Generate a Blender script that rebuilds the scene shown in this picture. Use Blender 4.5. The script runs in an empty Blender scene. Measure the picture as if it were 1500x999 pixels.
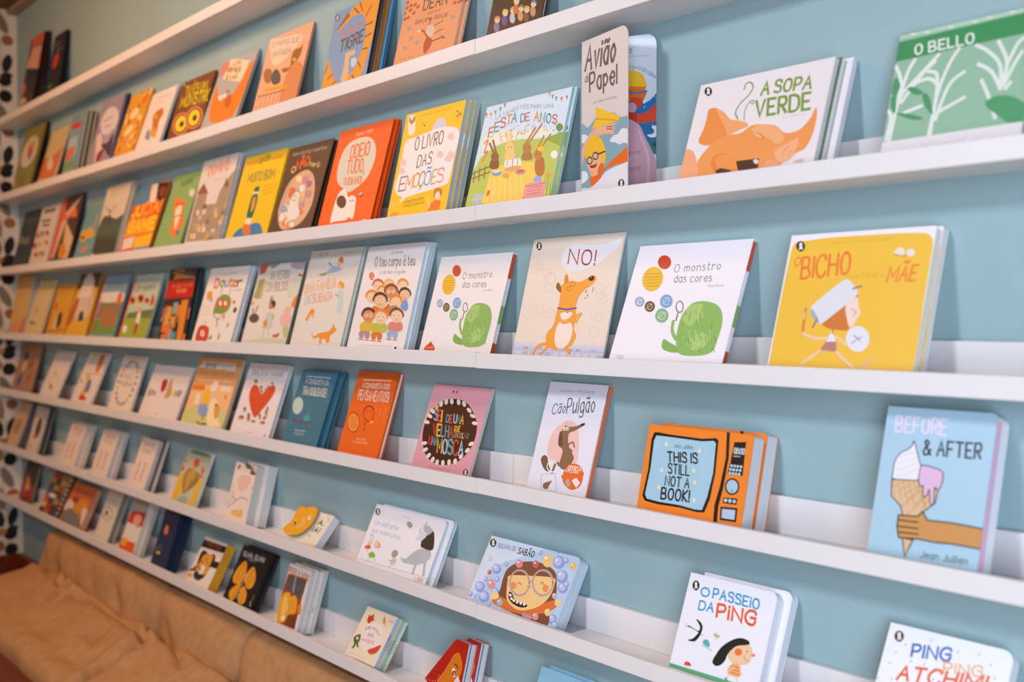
import bpy, math, random
from mathutils import Vector, noise
from mathutils.geometry import tessellate_polygon

# ------------------------------------------------------------------ camera, light, exposure
S = bpy.context.scene
C = S.collection
F_PX=1516.34
CAM_LOC=(1.5854, -1.2598, 1.5102)
CAM_ROT=(1.54627, 0.00106, 0.86382)
cam = bpy.data.objects.new('camera', bpy.data.cameras.new('camera'))
C.objects.link(cam)
cam.location = CAM_LOC
cam.rotation_euler = CAM_ROT
cam.data.sensor_width = 36.0
cam.data.lens = F_PX * 36.0 / 1500.0
cam.data.clip_start = 0.05
cam.data.dof.use_dof = True
cam.data.dof.focus_distance = 1.95
cam.data.dof.aperture_fstop = 2.6
S.camera = cam
S.view_settings.view_transform = 'Standard'
S.view_settings.look = 'None'
S.view_settings.exposure = 0.0
S.view_settings.gamma = 1.0
S.view_settings.use_curve_mapping = False
wd = bpy.data.worlds.new('world')
S.world = wd
wd.use_nodes = True
bg = wd.node_tree.nodes['Background']
bg.inputs[0].default_value = (0.95, 0.95, 1.0, 1)
bg.inputs[1].default_value = 0.018

def area(name, loc, target, sx, sy, energy, color, spread=180):
    d = bpy.data.lights.new(name, 'AREA')
    d.shape = 'RECTANGLE'
    d.size, d.size_y, d.energy, d.color = sx, sy, energy, color
    d.spread = math.radians(spread)
    o = bpy.data.objects.new(name, d)
    C.objects.link(o)
    o.location = loc
    o.rotation_euler = (Vector(target) - Vector(loc)).to_track_quat('-Z', 'Y').to_euler()
    return o

area('window_daylight', (2.8, -2.2, 1.25), (1.2, 0.1, 1.25), 1.7, 2.2, 38, (0.76, 0.84, 1.0), 110)
area('ceiling_lamp_neutral', (0.2, -2.45, 2.75), (0.2, -0.2, 0.9), 0.30, 0.30, 25, (0.91, 0.93, 1.0), 150)
area('ceiling_lamp_warm', (-1.15, -0.95, 2.80), (-1.15, -0.1, 0.9), 0.20, 0.20, 10, (1.0, 0.66, 0.42))
area('ceiling_lamp_warm', (-2.15, -1.35, 2.80), (-2.15, -0.1, 0.8), 0.20, 0.20, 21, (1.0, 0.48, 0.18))

# ------------------------------------------------------------------ helpers
ROW_Z=[2.3523, 2.0184, 1.6957, 1.4084, 1.1619, 0.9146, 0.6854]
LIP_H=0.0296
WALL_Y=0.1078
RAIL_H=0.0682
XL=-3.4843
FLOOR_T, LIP_T, RAIL_T = 0.010, 0.011, 0.011

def lin(h):
    v = [int(h[i:i + 2], 16) / 255 for i in (0, 2, 4)]
    return tuple(x / 12.92 if x <= 0.04045 else ((x + 0.055) / 1.055) ** 2.4 for x in v) + (1,)

MATS = {}
def mat(h, rough=0.45, spec=0.4):
    h = h.lstrip('#')
    k = (h, rough, spec)
    if k not in MATS:
        m = bpy.data.materials.new('print_' + h)
        m.use_nodes = True
        b = m.node_tree.nodes['Principled BSDF']
        b.inputs['Base Color'].default_value = lin(h)
        b.inputs['Roughness'].default_value = rough
        b.inputs['Specular IOR Level'].default_value = spec
        MATS[k] = m
    return MATS[k]

def noisy(name, c0, c1, scale, rough, bump=0.0, stretch=(1, 1, 1), bscale=None, spec=0.4):
    m = bpy.data.materials.new(name)
    m.use_nodes = True
    nt = m.node_tree
    b = nt.nodes['Principled BSDF']
    tc = nt.nodes.new('ShaderNodeTexCoord')
    mp = nt.nodes.new('ShaderNodeMapping')
    mp.inputs['Scale'].default_value = stretch
    nt.links.new(tc.outputs['Object'], mp.inputs['Vector'])
    n = nt.nodes.new('ShaderNodeTexNoise')
    n.inputs['Scale'].default_value = scale
    n.inputs['Detail'].default_value = 5
    nt.links.new(mp.outputs[0], n.inputs['Vector'])
    r = nt.nodes.new('ShaderNodeValToRGB')
    r.color_ramp.elements[0].color = lin(c0)
    r.color_ramp.elements[1].color = lin(c1)
    r.color_ramp.elements[0].position, r.color_ramp.elements[1].position = 0.3, 0.7
    nt.links.new(n.outputs['Fac'], r.inputs['Fac'])
    nt.links.new(r.outputs['Color'], b.inputs['Base Color'])
    b.inputs['Roughness'].default_value = rough
    b.inputs['Specular IOR Level'].default_value = spec
    if bump:
        n2 = nt.nodes.new('ShaderNodeTexNoise')
        n2.inputs['Scale'].default_value = bscale or scale
        n2.inputs['Detail'].default_value = 3
        nt.links.new(mp.outputs[0], n2.inputs['Vector'])
        bp = nt.nodes.new('ShaderNodeBump')
        bp.inputs['Strength'].default_value = bump
        bp.inputs['Distance'].default_value = 0.002
        nt.links.new(n2.outputs['Fac'], bp.inputs['Height'])
        nt.links.new(bp.outputs[0], b.inputs['Normal'])
    return m

def page_mat(h):
    k = ('page', h)
    if k not in MATS:
        v = [int(h.lstrip('#')[i:i + 2], 16) for i in (0, 2, 4)]
        d = ''.join('%02x' % int(x * 0.86) for x in v)
        MATS[k] = noisy('pages_' + h.lstrip('#'), d, h.lstrip('#'), 9, 0.7, stretch=(1, 140, 1), spec=0.2)
    return MATS[k]

class Mesh:
    def __init__(s):
        s.v, s.f, s.m, s.mats = [], [], [], []
    def slot(s, m):
        if m not in s.mats:
            s.mats.append(m)
        return s.mats.index(m)
    def poly(s, pts, m):
        n = len(s.v)
        s.v += [tuple(p) for p in pts]
        s.f.append(tuple(range(n, n + len(pts))))
        s.m.append(s.slot(m))
    def tess(s, pts, m):                       # a concave flat polygon as triangles
        n, k = len(s.v), s.slot(m)
        s.v += [tuple(p) for p in pts]
        for t in tessellate_polygon([[Vector(p) for p in pts]]):
            s.f.append(tuple(n + i for i in t))
            s.m.append(k)
    def box(s, x0, y0, z0, x1, y1, z1, m):
        n, k = len(s.v), s.slot(m)
        s.v += [(x, y, z) for z in (z0, z1) for y in (y0, y1) for x in (x0, x1)]
        for q in ((0, 2, 3, 1), (4, 5, 7, 6), (0, 1, 5, 4), (2, 6, 7, 3), (0, 4, 6, 2), (1, 3, 7, 5)):
            s.f.append(tuple(n + i for i in q))
            s.m.append(k)
    def prism(s, outline, y0, y1, m):          # outline in x,z pushed along y
        n = len(outline)
        s.tess([(x, y0, z) for x, z in outline], m)
        s.tess([(x, y1, z) for x, z in outline], m)
        for i in range(n):
            a, b = outline[i], outline[(i + 1) % n]
            s.poly([(a[0], y0, a[1]), (b[0], y0, b[1]), (b[0], y1, b[1]), (a[0], y1, a[1])], m)
    def build(s, name, parent=None, smooth=False):
        me = bpy.data.meshes.new(name)
        me.from_pydata(s.v, [], s.f)
        for m in s.mats:
            me.materials.append(m)
        me.polygons.foreach_set('material_index', s.m)
        if smooth:
            me.polygons.foreach_set('use_smooth', [True] * len(s.f))
        me.update()
        o = bpy.data.objects.new(name, me)
        C.objects.link(o)
        if parent:
            o.parent = parent
        return o

def tag(o, label, cat, group=None):
    o['label'], o['category'] = label, cat
    if group:
        o['group'] = group
    return o

def empty(name, loc, rot=(0, 0, 0)):
    o = bpy.data.objects.new(name, None)
    o.empty_display_size = 0.05
    C.objects.link(o)
    o.location, o.rotation_euler = loc, rot
    return o

def structure(o):
    o['kind'] = 'structure'
    return o

def bevel(o, w, seg=2):
    md = o.modifiers.new('bevel', 'BEVEL')
    md.width, md.segments, md.limit_method = w, seg, 'ANGLE'
    return o

def smooth_pts(P, closed, n=5):
    out, m = [], len(P)
    for i in range(m if closed else m - 1):
        if closed:
            a, b, c, d = P[i - 1], P[i], P[(i + 1) % m], P[(i + 2) % m]
        else:
            a, b, c, d = P[max(i - 1, 0)], P[i], P[i + 1], P[min(i + 2, m - 1)]
        for k in range(n):
            t = k / n
            out.append(tuple(.5 * (2 * b[j] + (c[j] - a[j]) * t + (2 * a[j] - 5 * b[j] + 4 * c[j] - d[j]) * t * t
                                   + (3 * b[j] - a[j] - 3 * c[j] + d[j]) * t ** 3) for j in (0, 1)))
    if not closed:
        out.append(tuple(P[-1]))
    return out

def clip(q, w, h):
    for ax, lim, sg in ((0, 0., 1), (0, w, -1), (1, 0., 1), (1, h, -1)):
        o = []
        for i in range(len(q)):
            a, b = q[i - 1], q[i]
            ia, ib = sg * (a[ax] - lim) >= 0, sg * (b[ax] - lim) >= 0
            if ia != ib:
                t = (lim - a[ax]) / (b[ax] - a[ax])
                o.append((a[0] + t * (b[0] - a[0]), a[1] + t * (b[1] - a[1])))
            if ib:
                o.append(b)
        q = o
        if not q:
            break
    return q

# hand lettering: single strokes on a 10-high grid, '3' is the baseline, 'd' the capital height, '~' a curved stroke
FONT = {}
for ln in '''A 003d63;1757|003d63;1757
B .030d;~0d4d5b4808;~0848654303
C .~6b5d2d0a06235365
D .030d;~0d3d5c6a66543303
E .5d0d0353;0848
F .5d0d03;0848
G .~6b5d2d0a06235366;6838
H .030d;636d;0868
I .030d
J .~4d45332305
K .030d;5d0853
L .0d0353
M .030d468d83
N .030d636d
O .~3d1c0814335468 5c3d
P .030d;~0d4d5b5a4807
Q .~3d1c08143354685c3d;4563
R .030d;~0d4d5b5a4808;2853
S .~5b4d1d0b19485654330 4
T .0d6d;3d33
U .~0d0614335466 6d
V .0d336d
W .0d234b638d
X .0d63;6d03
Y .0d386d;3833
Z .0d6d0363
a .~492a07143346;4a43
b .0d03;~082a472405
c .~492a07143344
d .4d43;~492a07142345
e .~0747492a07143345
f .~4d2d1b13;0a3a
g .~492a07142345;~4a411001
h .0d03;~082a4943
i .0a03;0c0d
j .~2a211000;2c2d
k .0d03;4a0643
l .0d03
m .0a03;~082a3933;~385a6863
n .0a03;~082a4843
o .~2a190714233447392a
p .0a00;~082a472405
q .4a40;~492a07142345
r .0a03;~082a39
s .~391a0917363413 04
t .~1d152334;0a3a
u .~0a051335;4a43
v .0a234a
w .0a1328436a
x .0a43;4a03
y .0a24;4a10
z .0a4a0343
0 .~2d0b0523454b2d
1 .0b2d23
4 .3d0646;3d33
! .0d06;0403
. .0403
, .0401
: .0a09;0504
& .~631b2d4b06134467
/ .034d
+ .2a24;0747
• .~0817280908'''.split('\n'):
    ch = ln[0]
    body = ln[2:].lstrip('.').replace(' ', '').split('|')[0]
    if ch == 'A':
        body = '033d63;1757'
    st = []
    for q in body.split(';'):
        cv = q[0] == '~'
        q = q.lstrip('~')
        st.append((cv, [(int(q[i], 16), int(q[i + 1], 16) - 3) for i in range(0, len(q) - 1, 2)]))
    FONT[ch] = st
ACC = {'ã': ('a', '~'), 'õ': ('o', '~'), 'á': ('a', "'"), 'é': ('e', "'"), 'ó': ('o', "'"), 'í': ('i', "'"), 'ú': ('u', "'"), 'ê': ('e', '^'), 'à': ('a', '`'), 'ç': ('c', ',')}

def glyph(ch):
    up = ch.isupper()
    acc = None
    if ch.lower() in ACC:
        b, acc = ACC[ch.lower()]
        ch = b.upper() if up else b
    st = [(cv, list(p)) for cv, p in FONT.get(ch, [])]
    if acc:
        mx = max(p[0] for _, q in st for p in q)
        y = 12 if up else 9
        x = mx / 2
        st.append({'~': (True, [(x - 2, y), (x - 1, y + 1), (x + 1, y), (x + 2, y + 1)]), "'": (False, [(x - .5, y), (x + 1.2, y + 2)]),
                   '`': (False, [(x + .5, y), (x - 1.2, y + 2)]), '^': (False, [(x - 1.5, y), (x, y + 1.5), (x + 1.5, y)]),
                   ',': (True, [(x, 0), (x + .6, -1.4), (x - 1, -2.4)])}[acc])
    return st

def text_strokes(txt):
    out, x = [], 0.0
    for ch in txt:
        if ch == ' ':
            x += 3.5
            continue
        g = glyph(ch)
        mx = max([p[0] for _, q in g for p in q] + [0])
        for cv, q in g:
            q = [(x + a, b) for a, b in q]
            out.append(smooth_pts(q, False, 4) if cv and len(q) > 2 else q)
        x += mx + 2.4
    return out, max(x - 2.4, 0.5)

COL = 'd0522c e0a488 b03a24 4a1c18 0f0f12 d9702c e0b898 7a2a4a c8301c e07a5a d8d0c8 4a7a2a 3a4a5a d8cfb8 c8502c d9a83c 4a6a9a 7a7a3c d8c8a8 d9763c ead0b0 b09060 c0a070 c83a1c 6a94a8 a8bcc8 d9703c 7a9a4a c8503c 8ab0c0 d8d2dc a8a0b8 e0c8c8 8a3a3c 4a3a4a 8a8aa0 c89090 f0d890 c86a1c f5e6b0 e08a1c d9a840 a85a1c ecdca0 e07a1c c8762c e0a83c 8a94b8 d9b030 c8a8a0 d8b8b0 e0c82c b09a80 e08a5a 7a4a24 ecd53c 4a2c18 17130f e6e2da e8842c ead8b8 b0843c e0dcd8 d98a7a c86a2c c8642c edcfb4 8a7a68 9a6a34 e8b030 d98a5a a8703c 5a5a54 e0a030 8a5a3a ea9a2c 8a6a4a 6a5a44 e07850 6a4a38 e0b888 c8d0d8 6a5040 8a5a44 c05a3a b8562c dcc8ae a04a28 e8d8c4 8a4a30 8a7a70 a8a09a 6a5a50 c87a3c 8a7aa0 eac8a4 4a3a30 6a5a9a f0c040 c8c8d0 e0b89a d9a06a 7a8a4a d9b040 c89a7a 6a8a9a d9703a e8c070 c8b8a0 4a4440 d96a3c c84a3c b03a2c e0a86a b06a30 d9a040 8a9a4a d9502c e8703c e0c090 d98a1c c8a050 e0a840 d9a03c d08a5a 3a2a1a 8a8070 4a5a4a 3f4238 6a5a48 6a8a70 5a86a8 e8ddd0 3a1c14 8a3a1c e8641c f0a020 f5d030 f0a83c f0c020 e0d8d8 d95a1c 5a9ac0 3f6a3a d8d8c0 e8843a f0dcc0 6a7a9a d9642c e0906a a09890 a8937c c9b49c 8a7460 d9c080 b09a84 e0cfc0 7a6654 caa860 9a5a44 7a6a5a d98a1a 4a5a34 4a5a54 1f6a54 e6e0d0 3f80b0 d97a3c c8a41a b9b0a8 e8c890 e0622c e0c080 d9b08a e0905a f0c870 c98a9a 9aa8c8 e8e0d8 f0dca8 b0708a e6e0da 6a5a54 8a94b0 d9d3bf e8642a efe6dc 5a3d20 c43a1c f0dcb4 e8dccc d8ccbc d8c8b8 cfd0d8 f3e8e6 5c4c48 8a7a80 e8a23c 8a9a6a 5a9fd0 b9a83c d98a8a f0e4d4 a98a3a b8901a a8841a e8702a f3d9c0 c9703a e89a3c f0c8a0 6a5a40 e8c4c0 b4c65a e6ead6 5f8a35 6a4a2a 8aa83c f2cd55 f8e3a0 8a5a34 f4ecdf dfa070 c86a5a 8fb4d8 6f9ccf f0dca0 d98aa0 b0703a e8a04a 7a4a2a 2a1a10 e8c880 ecc87a a5703c b5793f b06a2c c07a38 f0c030 e89a98 c86a70 8fa8d8 8a4a4a d99a3c 6a9a8a 5a8ab0 7a9ab8 d97a5a e8762c e8962c 6a9a3a a8bde0 e8d070 c86a3c f0eadf ee8f48 f3a56a f09a54 f4ae78 e5803a f6b888 f0964c f5b083 e0853c f4a87a 7f9a3a 7a8a50 8a9a70 b0b0a8 d08a80 3f8f57 b0cfb4 e2e8dc e2e8de 4f9664 4f9a68 ece6e8 dfe8dc dcd8d4 e0a070 c8884a d9766a d0b070 b8a890 b8a078 8a7a4a d0906a c8b080 2a2014 ecd088 c8441c b07a1c 3a3a28 e6ddd2 d9c8b4 4a3424 e0b02c ddd8d0 8a7a5a a8744a 3a4a7a d0301c 9cab3a 6a7a4a 3a4a3a d9802c 4a2a18 e0a880 b03a34 e8e2da d9762c 8a3a2c 3a5a5a e0a860 2a2a30 6a8a5a c01c14 e8b07a e07a2c 6a94a0 d9902c 3a6a5a d97a6a 8aa8a8 e0a040 e08a20 e0d4c0 7a9a45 7a9ac0 e0962c 4a7a3c b0a8a0 8a8078 e0a52c 8ab0d0 7d9c48 d9582c ece4da 8a9a5a 6a4a3a d8d0cc c9482c 5a4a2a a0a05a c8b8a8 c25a3a 8f9a94 aaa4ac cfd4c6 a3a566 d9b048 8a847c e08a2c e6b4aa b9bf86 5f5046 8a9a94 c8784a 4a2c20 c6c8c4 e08a3c 9aae7a b9c07a c8643c c8d0b4 6a6058 dcdad2 9fb2cc 5a4a40 e8b48c a0a87a e8a884 b8b8b4 eac09a e0a02c c3d2d0 8aa89a dcdad6 c8bfb4 5a5048 d84a2c f0e0d0 c8602c f4ece4 3a2a20 7a4a34 e8b84a 7a4a30 d98f5c 4a2f24 eab88a 7a9acc b08a6a d9b83c b08f8a c85a3c b9bf4a d9867c 9aaec4 a89a90 1a1410 c8431c e8b830 c8921c 8fa6cc dfe4ee 5a4634 c8b8a4 6fa3d0 c4d8ec 7fb089 cfe0c8 3a342c 86b45c a3c672 5f9440 b8d48a 74a850 7cab52 5a4630 d4481c f0d8c4 d2d3e4 a9b2d2 c8cce4 d8dae8 c9a8a4 aebcdc b8c4e0 e9e6ec a8321e dccdba f0a040 f4e2d4 d9882c 3a1a10 5a5a84 8a8aa8 b06a1c 5a2a1a 5a3a6a c86a6a 9a9490 edbc38 e87a2a d0a02c e6decb e2dde2 7a6a60 d5843a e9dccf cf742a f0d4c6 b06a5a dcdce2 a8aeb4 75757c e4e0e8 8a8a94 e8e2e4 b47a72 e8c9b4 d8a8b0 3a5a6a 3a5068 d8c0a8 b0583c c87a5a a05a40 d9b84a a8b0b8 d9b02c 5a7aa8 c83020 c8706a 8a9a8a 9a9088 b0302c 7a94b8 5a7aa0 e0b83c a8a06a a8946a b02a1c c89a5a a8a090 c89ab0 d9b840 9a94b8 c83a2c f0bf82 cdcf88 e4d8cc 4a4238 a8a098 dd8a4a e4dcd2 e8e0d6 e8e0d2 edbf28 e6c4a8 8aa4cc 3a3a38 5a7a4a f3e2b4 e0a04a 4a3a28 6a625a d8502a a5744a 5a4030 e0c09a 2a2420 4d8194 cfd4d0 dfd8cc b8cfc0 5c5c7c 3fa098 c06a7a f0d8c0 f0dcc8 ee8c3c 7a2a10 b8541c 7a2410 f0a03c f0a860 f0d0b0 3f1510 e6dccb 8fb0cc d9482c e8b83c 5aa0a0 a8c4e0 4a2024 c88898 a0606c 9a9494 2c2826 efc3bd 8a684a f0ead8 2a1c14 6a4c34 7a5a3e f4f2f6 e66c2a f6ece4 e9e4e2 b9a89c d2cfdc e8e6ee 17120f a4cadb dfe6ea bcd0da a9c6d8 b4c6d8 3a4a54 e6dcc0 e8d6e8 23282e dcb88e 241c1c c49a6c e9e5f0 cfcbdc dcb6d6 cb9150 b08a5a d8b890 5a2c1c 8a6a50 d98a6a b0a8c0 b8a088 e0a060 d9b060 e8b828 a8884a c8a04a da5a28 c8a83a 9ab4a8 eac4b0 5a4a44 d89a6a 7a6a64 7ab0cc a8a8ac e6c8a0 5a5a5a 8ab848 d8d4d4 e8d0b0 b09a90 d9c8b8 9aa49a b9bcc4 d0805a d8d8de d96a5a cfdff0 8f9fd8 b8c4ec e2e6f6 c8c8e0 f0e4e0 9ac0c8 c85a5a d99aa0 e6c07a dd7030 b89ab0 efcf96 f0c988 2a1a14 f4eee6 ea9058 b8a0a0 5a3a2a b8845a d98a90 c8605c ecc880 8fbcc8 d9a8b8 7a90b0 141414 2f9ccc e2602e 1c1a1a 8a8680 46b8b4 7a8088 c8605a c9b880 a8c8d8 efc9a0 1c1b1c ea7a34 5a4a3a e89078 efb070 e8702e 2a2220 e2502c 63b07c 3a6fb8 edb070 e2622e 6a7080 c03028 8a2a4a d8c8b0 2a3a5a c85a2c 5a2a24 3a5a8a e0b860 b0301c d9903c c8c0b0 1a1a1c e6d4c0 7a7874 d99028 8a3a20 a04a20 c83a20 4a6a4a a89a84 8a7a6a b8a898 c8321c e0a890 2a2a3c e6dcd0 df5a1c eba030 22345a d9803c e8dccf 1a1512 d0502c e09a28 2a221c 5a6a8a e6e0d4 c8c0b4 e69a20 8a4a14 c8c4b8 1a1610 d0d0d0 d0a030 a84a1c 5a5450 d0583c eba52c f4c860 f4e6d0 c87a1c d98a2c 7a3c1c 8a9aa0 efe4e2 5a5854 e0866a c8421e 7a5a3a 5a6434 e8e0c8 d8492a b8c080 1a1c14 e8b87a d8c89a c9b870 e8c8a0 d97818 e89a70 8f1408 c8401c f0a890 f2e8dc 17110e e8e0d0 e6dfe6 ece4d8 3a3028 4a3018 e8d8b0 edb060 f0c890 f2c868 f0c860 c08a10 e8a030 7fa8b8 dfe4ea e6e4ea eab08c d9a01c e6691e efbd28 33353c 9a3018 5a5458 8a8488 1f6fa8 2f7a70 1f5560 e8761e e0661e c8421c 3f78a8 d9482a b83820 c8a0a8 cf9fae dcb4c0 ece8e4 7a6a78 8a8a98 8a6a78 cfe0ec'.split()
def points(q):
    return [(q[i] / 1000, q[i + 1] / 1000) for i in range(0, len(q), 2)]

def ribbon(P, wd):
    P = [Vector(p) for p in P]
    P = [p for i, p in enumerate(P) if i == 0 or (p - P[i - 1]).length > 1e-6]
    if len(P) < 2:
        return []
    L, R = [], []
    e = wd * .35
    d0, d1 = (P[1] - P[0]).normalized(), (P[-1] - P[-2]).normalized()
    P[0] = P[0] - d0 * e
    P[-1] = P[-1] + d1 * e
    for i, p in enumerate(P):
        a = (p - P[i - 1]).normalized() if i else d0
        b = (P[i + 1] - p).normalized() if i < len(P) - 1 else d1
        t = a + b
        t = t.normalized() if t.length > .05 else b
        n = Vector((-t.y, t.x))
        k = wd * .5 / max(.5, abs(n.dot(Vector((-b.y, b.x)))))
        L.append(p + n * k)
        R.append(p - n * k)
    return [[L[i], L[i + 1], R[i + 1], R[i]] for i in range(len(P) - 1)]

def print_art(ms, art, w, h, y=0.0, sgn=-1):
    """lay the printed picture on a cover face of size w x h that looks along -y"""
    boxes, done = [], []
    for it in art:
        k, c = 'PCESDRT'[it[0]], mat(COL[it[1]])
        tris = []
        if k in 'PCE':
            P = points(it[2])
            if k == 'C':
                P = smooth_pts(P, True, 4)
            if k == 'E':
                (a, b), (c1, d1), (c2, d2) = P
                P = [(a + (c1 - a) * math.cos(t) + (c2 - a) * math.sin(t), b + (d1 - b) * math.cos(t) + (d2 - b) * math.sin(t))
                     for t in [i * math.pi / 9 for i in range(18)]]
            polys = [clip([(u * w, v * h) for u, v in P], w, h)]
        elif k == 'T':
            wid = it[2] / 84
            a, b, t = [Vector((u * w, v * h)) for u, v in points(it[3])]
            st, tw = text_strokes(it[4])
            xv, yv = (b - a) / tw, (t - a) / 10
            polys = []
            for q in st:
                polys.append(ribbon([a + xv * p[0] + yv * p[1] for p in q], min(wid * (t - a).length, 1.75 * xv.length if tw > 1 else 9)))
        else:
            wid = it[2] / 1e4 * h
            P = points(it[3])
            if k == 'R':
                (a, b), (c1, d1), (c2, d2) = P
                P = [(a + (c1 - a) * math.cos(t) + (c2 - a) * math.sin(t), b + (d1 - b) * math.cos(t) + (d2 - b) * math.sin(t))
                     for t in [i * math.pi / 10 for i in range(21)]]
            if k == 'D':
                P = smooth_pts(P, False, 4)
            polys = ribbon([(u * w, v * h) for u, v in P], wid)
        if k != 'T':
            polys = [polys]
        polys = [[c2 for c2 in (clip([tuple(p) for p in q], w, h) for q in g) if len(c2) > 2] for g in polys]
        xs = [p[0] for g in polys for q in g for p in q]
        zs = [p[1] for g in polys for q in g for p in q]
        if not xs:
            continue
        bb = (min(xs), max(xs), min(zs), max(zs))
        lay = 1 + max([l for l, o in boxes if o[0] < bb[1] and o[1] > bb[0] and o[2] < bb[3] and o[3] > bb[2]] + [0])
        boxes.append((lay, bb))
        done.append((lay, polys, k in 'PC', c))
    step = 0.00038 / max([12] + [d[0] for d in done])
    for lay, polys, big, c in done:
        yy = y + sgn * (0.00005 + lay * step)
        for i, g in enumerate(polys):                  # crossing strokes must not share one plane
            y1 = yy + sgn * step * .8 * i / len(polys)
            for q in g:
                if len(q) == 4 and not big:
                    ms.poly([(p[0], y1, p[1]) for p in q], c)
                else:
                    ms.tess([(p[0], y1, p[1]) for p in q], c)

def rect_outline(x0, z0, x1, z1, r):
    if r <= 0:
        return [(x0, z0), (x1, z0), (x1, z1), (x0, z1)]
    o = [(x0, z0)]
    for cx, cz, a0 in ((x1 - r, z0 + r, -90), (x1 - r, z1 - r, 0)):
        for i in range(6):
            a = math.radians(a0 + i * 18)
            o.append((cx + r * math.cos(a), cz + r * math.sin(a)))
    return o + [(x0, z1)]

def make_book(name, w, h, t, cover, pages, binding, r, art=(), side=None, outline=None, spine_text=()):
    """a closed book: base at its front lower left corner, cover front at y = 0, thickness along +y"""
    root = empty(name, (0, 0, 0))
    tc, ov = ((.0005, .0004), (.0024, .003), (.0015, .0004))[binding]
    cm = mat(cover)
    ms = Mesh()
    if outline:
        ol = [(u * w, v * h) for u, v in outline]
        inner = [(.003 + u * (w - .0034), .001 + v * (h - .003)) for u, v in outline]
    else:
        ol = rect_outline(0, 0, w, h, r)
        inner = rect_outline(tc, ov, w - ov, h - ov, r)
    ms.prism(ol, 0, tc, cm)
    ms.prism(ol, t - tc, t, cm)
    if not outline:
        ms.box(0, tc, 0, tc, t - tc, h, cm)
    if art:
        print_art(ms, art, w, h)
    if side:
        n = len(side)
        z1 = (max(v for u, v in outline if u > .95) if outline else 1) * h
        for i, c in enumerate(side):
            if not isinstance(c, str):
                ms.box(w - ov, .0002, h * c[1], w + .0003, t - .0002, h * c[2], mat(c[0]))
                continue
            ms.box(w - ov, t * i / n, .0006 + r, w + .0002, t * (i + 1) / n, z1 - r - .0006, mat(c))
    for txt, col, yc, z0, z1, hh in spine_text:            # lettering that runs up the right-hand edge
        st, tw = text_strokes(txt)
        for i, q in enumerate(st):
            for r4 in ribbon([(t * yc + hh / 2 - p[1] * hh / 10, h * z0 + p[0] * h * (z1 - z0) / tw) for p in q], hh * .17):
                ms.poly([(w + .0004 + i * .000005, p[0], p[1]) for p in r4], mat(col))
    ms.build('cover', root)
    pb = Mesh()
    pb.prism(inner, tc, t - tc, page_mat(pages))
    pb.build('page_block', root)
    return root

def copy_thing(o):
    c = o.copy()
    C.objects.link(c)
    for ch in o.children:
        k = ch.copy()
        C.objects.link(k)
        k.parent = c
    return c

# ------------------------------------------------------------------ the room
paint = noisy('blue_wall_paint', '94b0b4', '9ab6ba', 3, 0.62, 0.12, bscale=160)
paper_c = noisy('wallpaper_ground', 'd8cfc4', 'e0d8ce', 6, 0.8)
ceil_m = noisy('ceiling_paint', '6a5540', '75604a', 2, 0.8)
floor_m = noisy('oak_floor', 'cbb596', 'd9c6aa', 3, 0.45, stretch=(1, 9, 1))
CEIL = 2.895
XR = 2.4
m = Mesh()
m.box(XL - .1, WALL_Y, 0, XR, WALL_Y + .1, CEIL, paint)
structure(m.build('wall_back'))
m = Mesh()
m.box(XL - .1, -3.4, -.06, XR + 1.6, WALL_Y + .1, 0, floor_m)
structure(m.build('floor'))
m = Mesh()
m.box(XL - .1, -3.4, CEIL, XR + 1.6, WALL_Y + .1, CEIL + .06, ceil_m)
structure(m.build('ceiling'))
m = Mesh()
m.box(XL, WALL_Y - .045, CEIL - .022, XR, WALL_Y, CEIL, noisy('cornice_paint', 'a08a70', 'a89278', 5, .6))
structure(bevel(m.build('trim_1'), .006))
m = Mesh()
m.box(XL - .1, -3.4, 0, XL, WALL_Y, CEIL, paper_c)
LEAF = [  # wallpaper motif: y offset from the corner, z, half sizes, tilt, colour
    (.052, .395, .029, .027, 0, '1d2022'), (.050, .325, .029, .029, 0, '231f1c'), (.100, .345, .022, .026, 0, '9a6a3c'),
    (.064, .243, .021, .056, 26, '7d7568'), (.040, .165, .026, .024, 0, '9c6844'), (.094, .150, .021, .056, 10, '8c7c68'),
    (.042, .062, .021, .044, -14, '26282b'), (.098, .060, .021, .044, 14, '2c2e31'), (.046, .003, .028, .018, 20, '2a2422'), (.092, -.004, .024, .017, 0, 'b07a3e')]
for iz in range(8):
    for iy in range(10):
        for nl, (dy, z, a, b, tl, c) in enumerate(LEAF):
            cy, cz, T_ = WALL_Y - dy - iy * .145, .12 + z + iz * .412 + (iy % 2) * .2, math.radians(tl)
            if cz < .05 or cz > CEIL - .05:
                continue
            q = []
            for i in range(14):
                t = i * math.pi / 7
                x, y = a * math.cos(t), b * math.sin(t)
                if b > a * 1.5:
                    x *= (1 - abs(math.sin(t)) ** 6 * .5)
                q.append((XL + .0006 + nl * .00004, cy + x * math.cos(T_) - y * math.sin(T_), cz + x * math.sin(T_) + y * math.cos(T_)))
            m.poly(q, mat(c, .8, .2))
        cy = WALL_Y - .072 - iy * .145
        z0 = .02 + iz * .412 + (iy % 2) * .2
        if z0 + .4 < CEIL:
            for i in range(8):
                za, zb = z0 + i * .0515, z0 + (i + 1) * .0515
                ya, yb = cy + .012 * math.sin(za * 15.2), cy + .012 * math.sin(zb * 15.2)
                m.poly([(XL + .0004, ya, za), (XL + .0004, ya + .003, za), (XL + .0004, yb + .003, zb), (XL + .0004, yb, zb)], mat('9a8a70', .8, .2))
structure(m.build('wall_left'))

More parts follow.
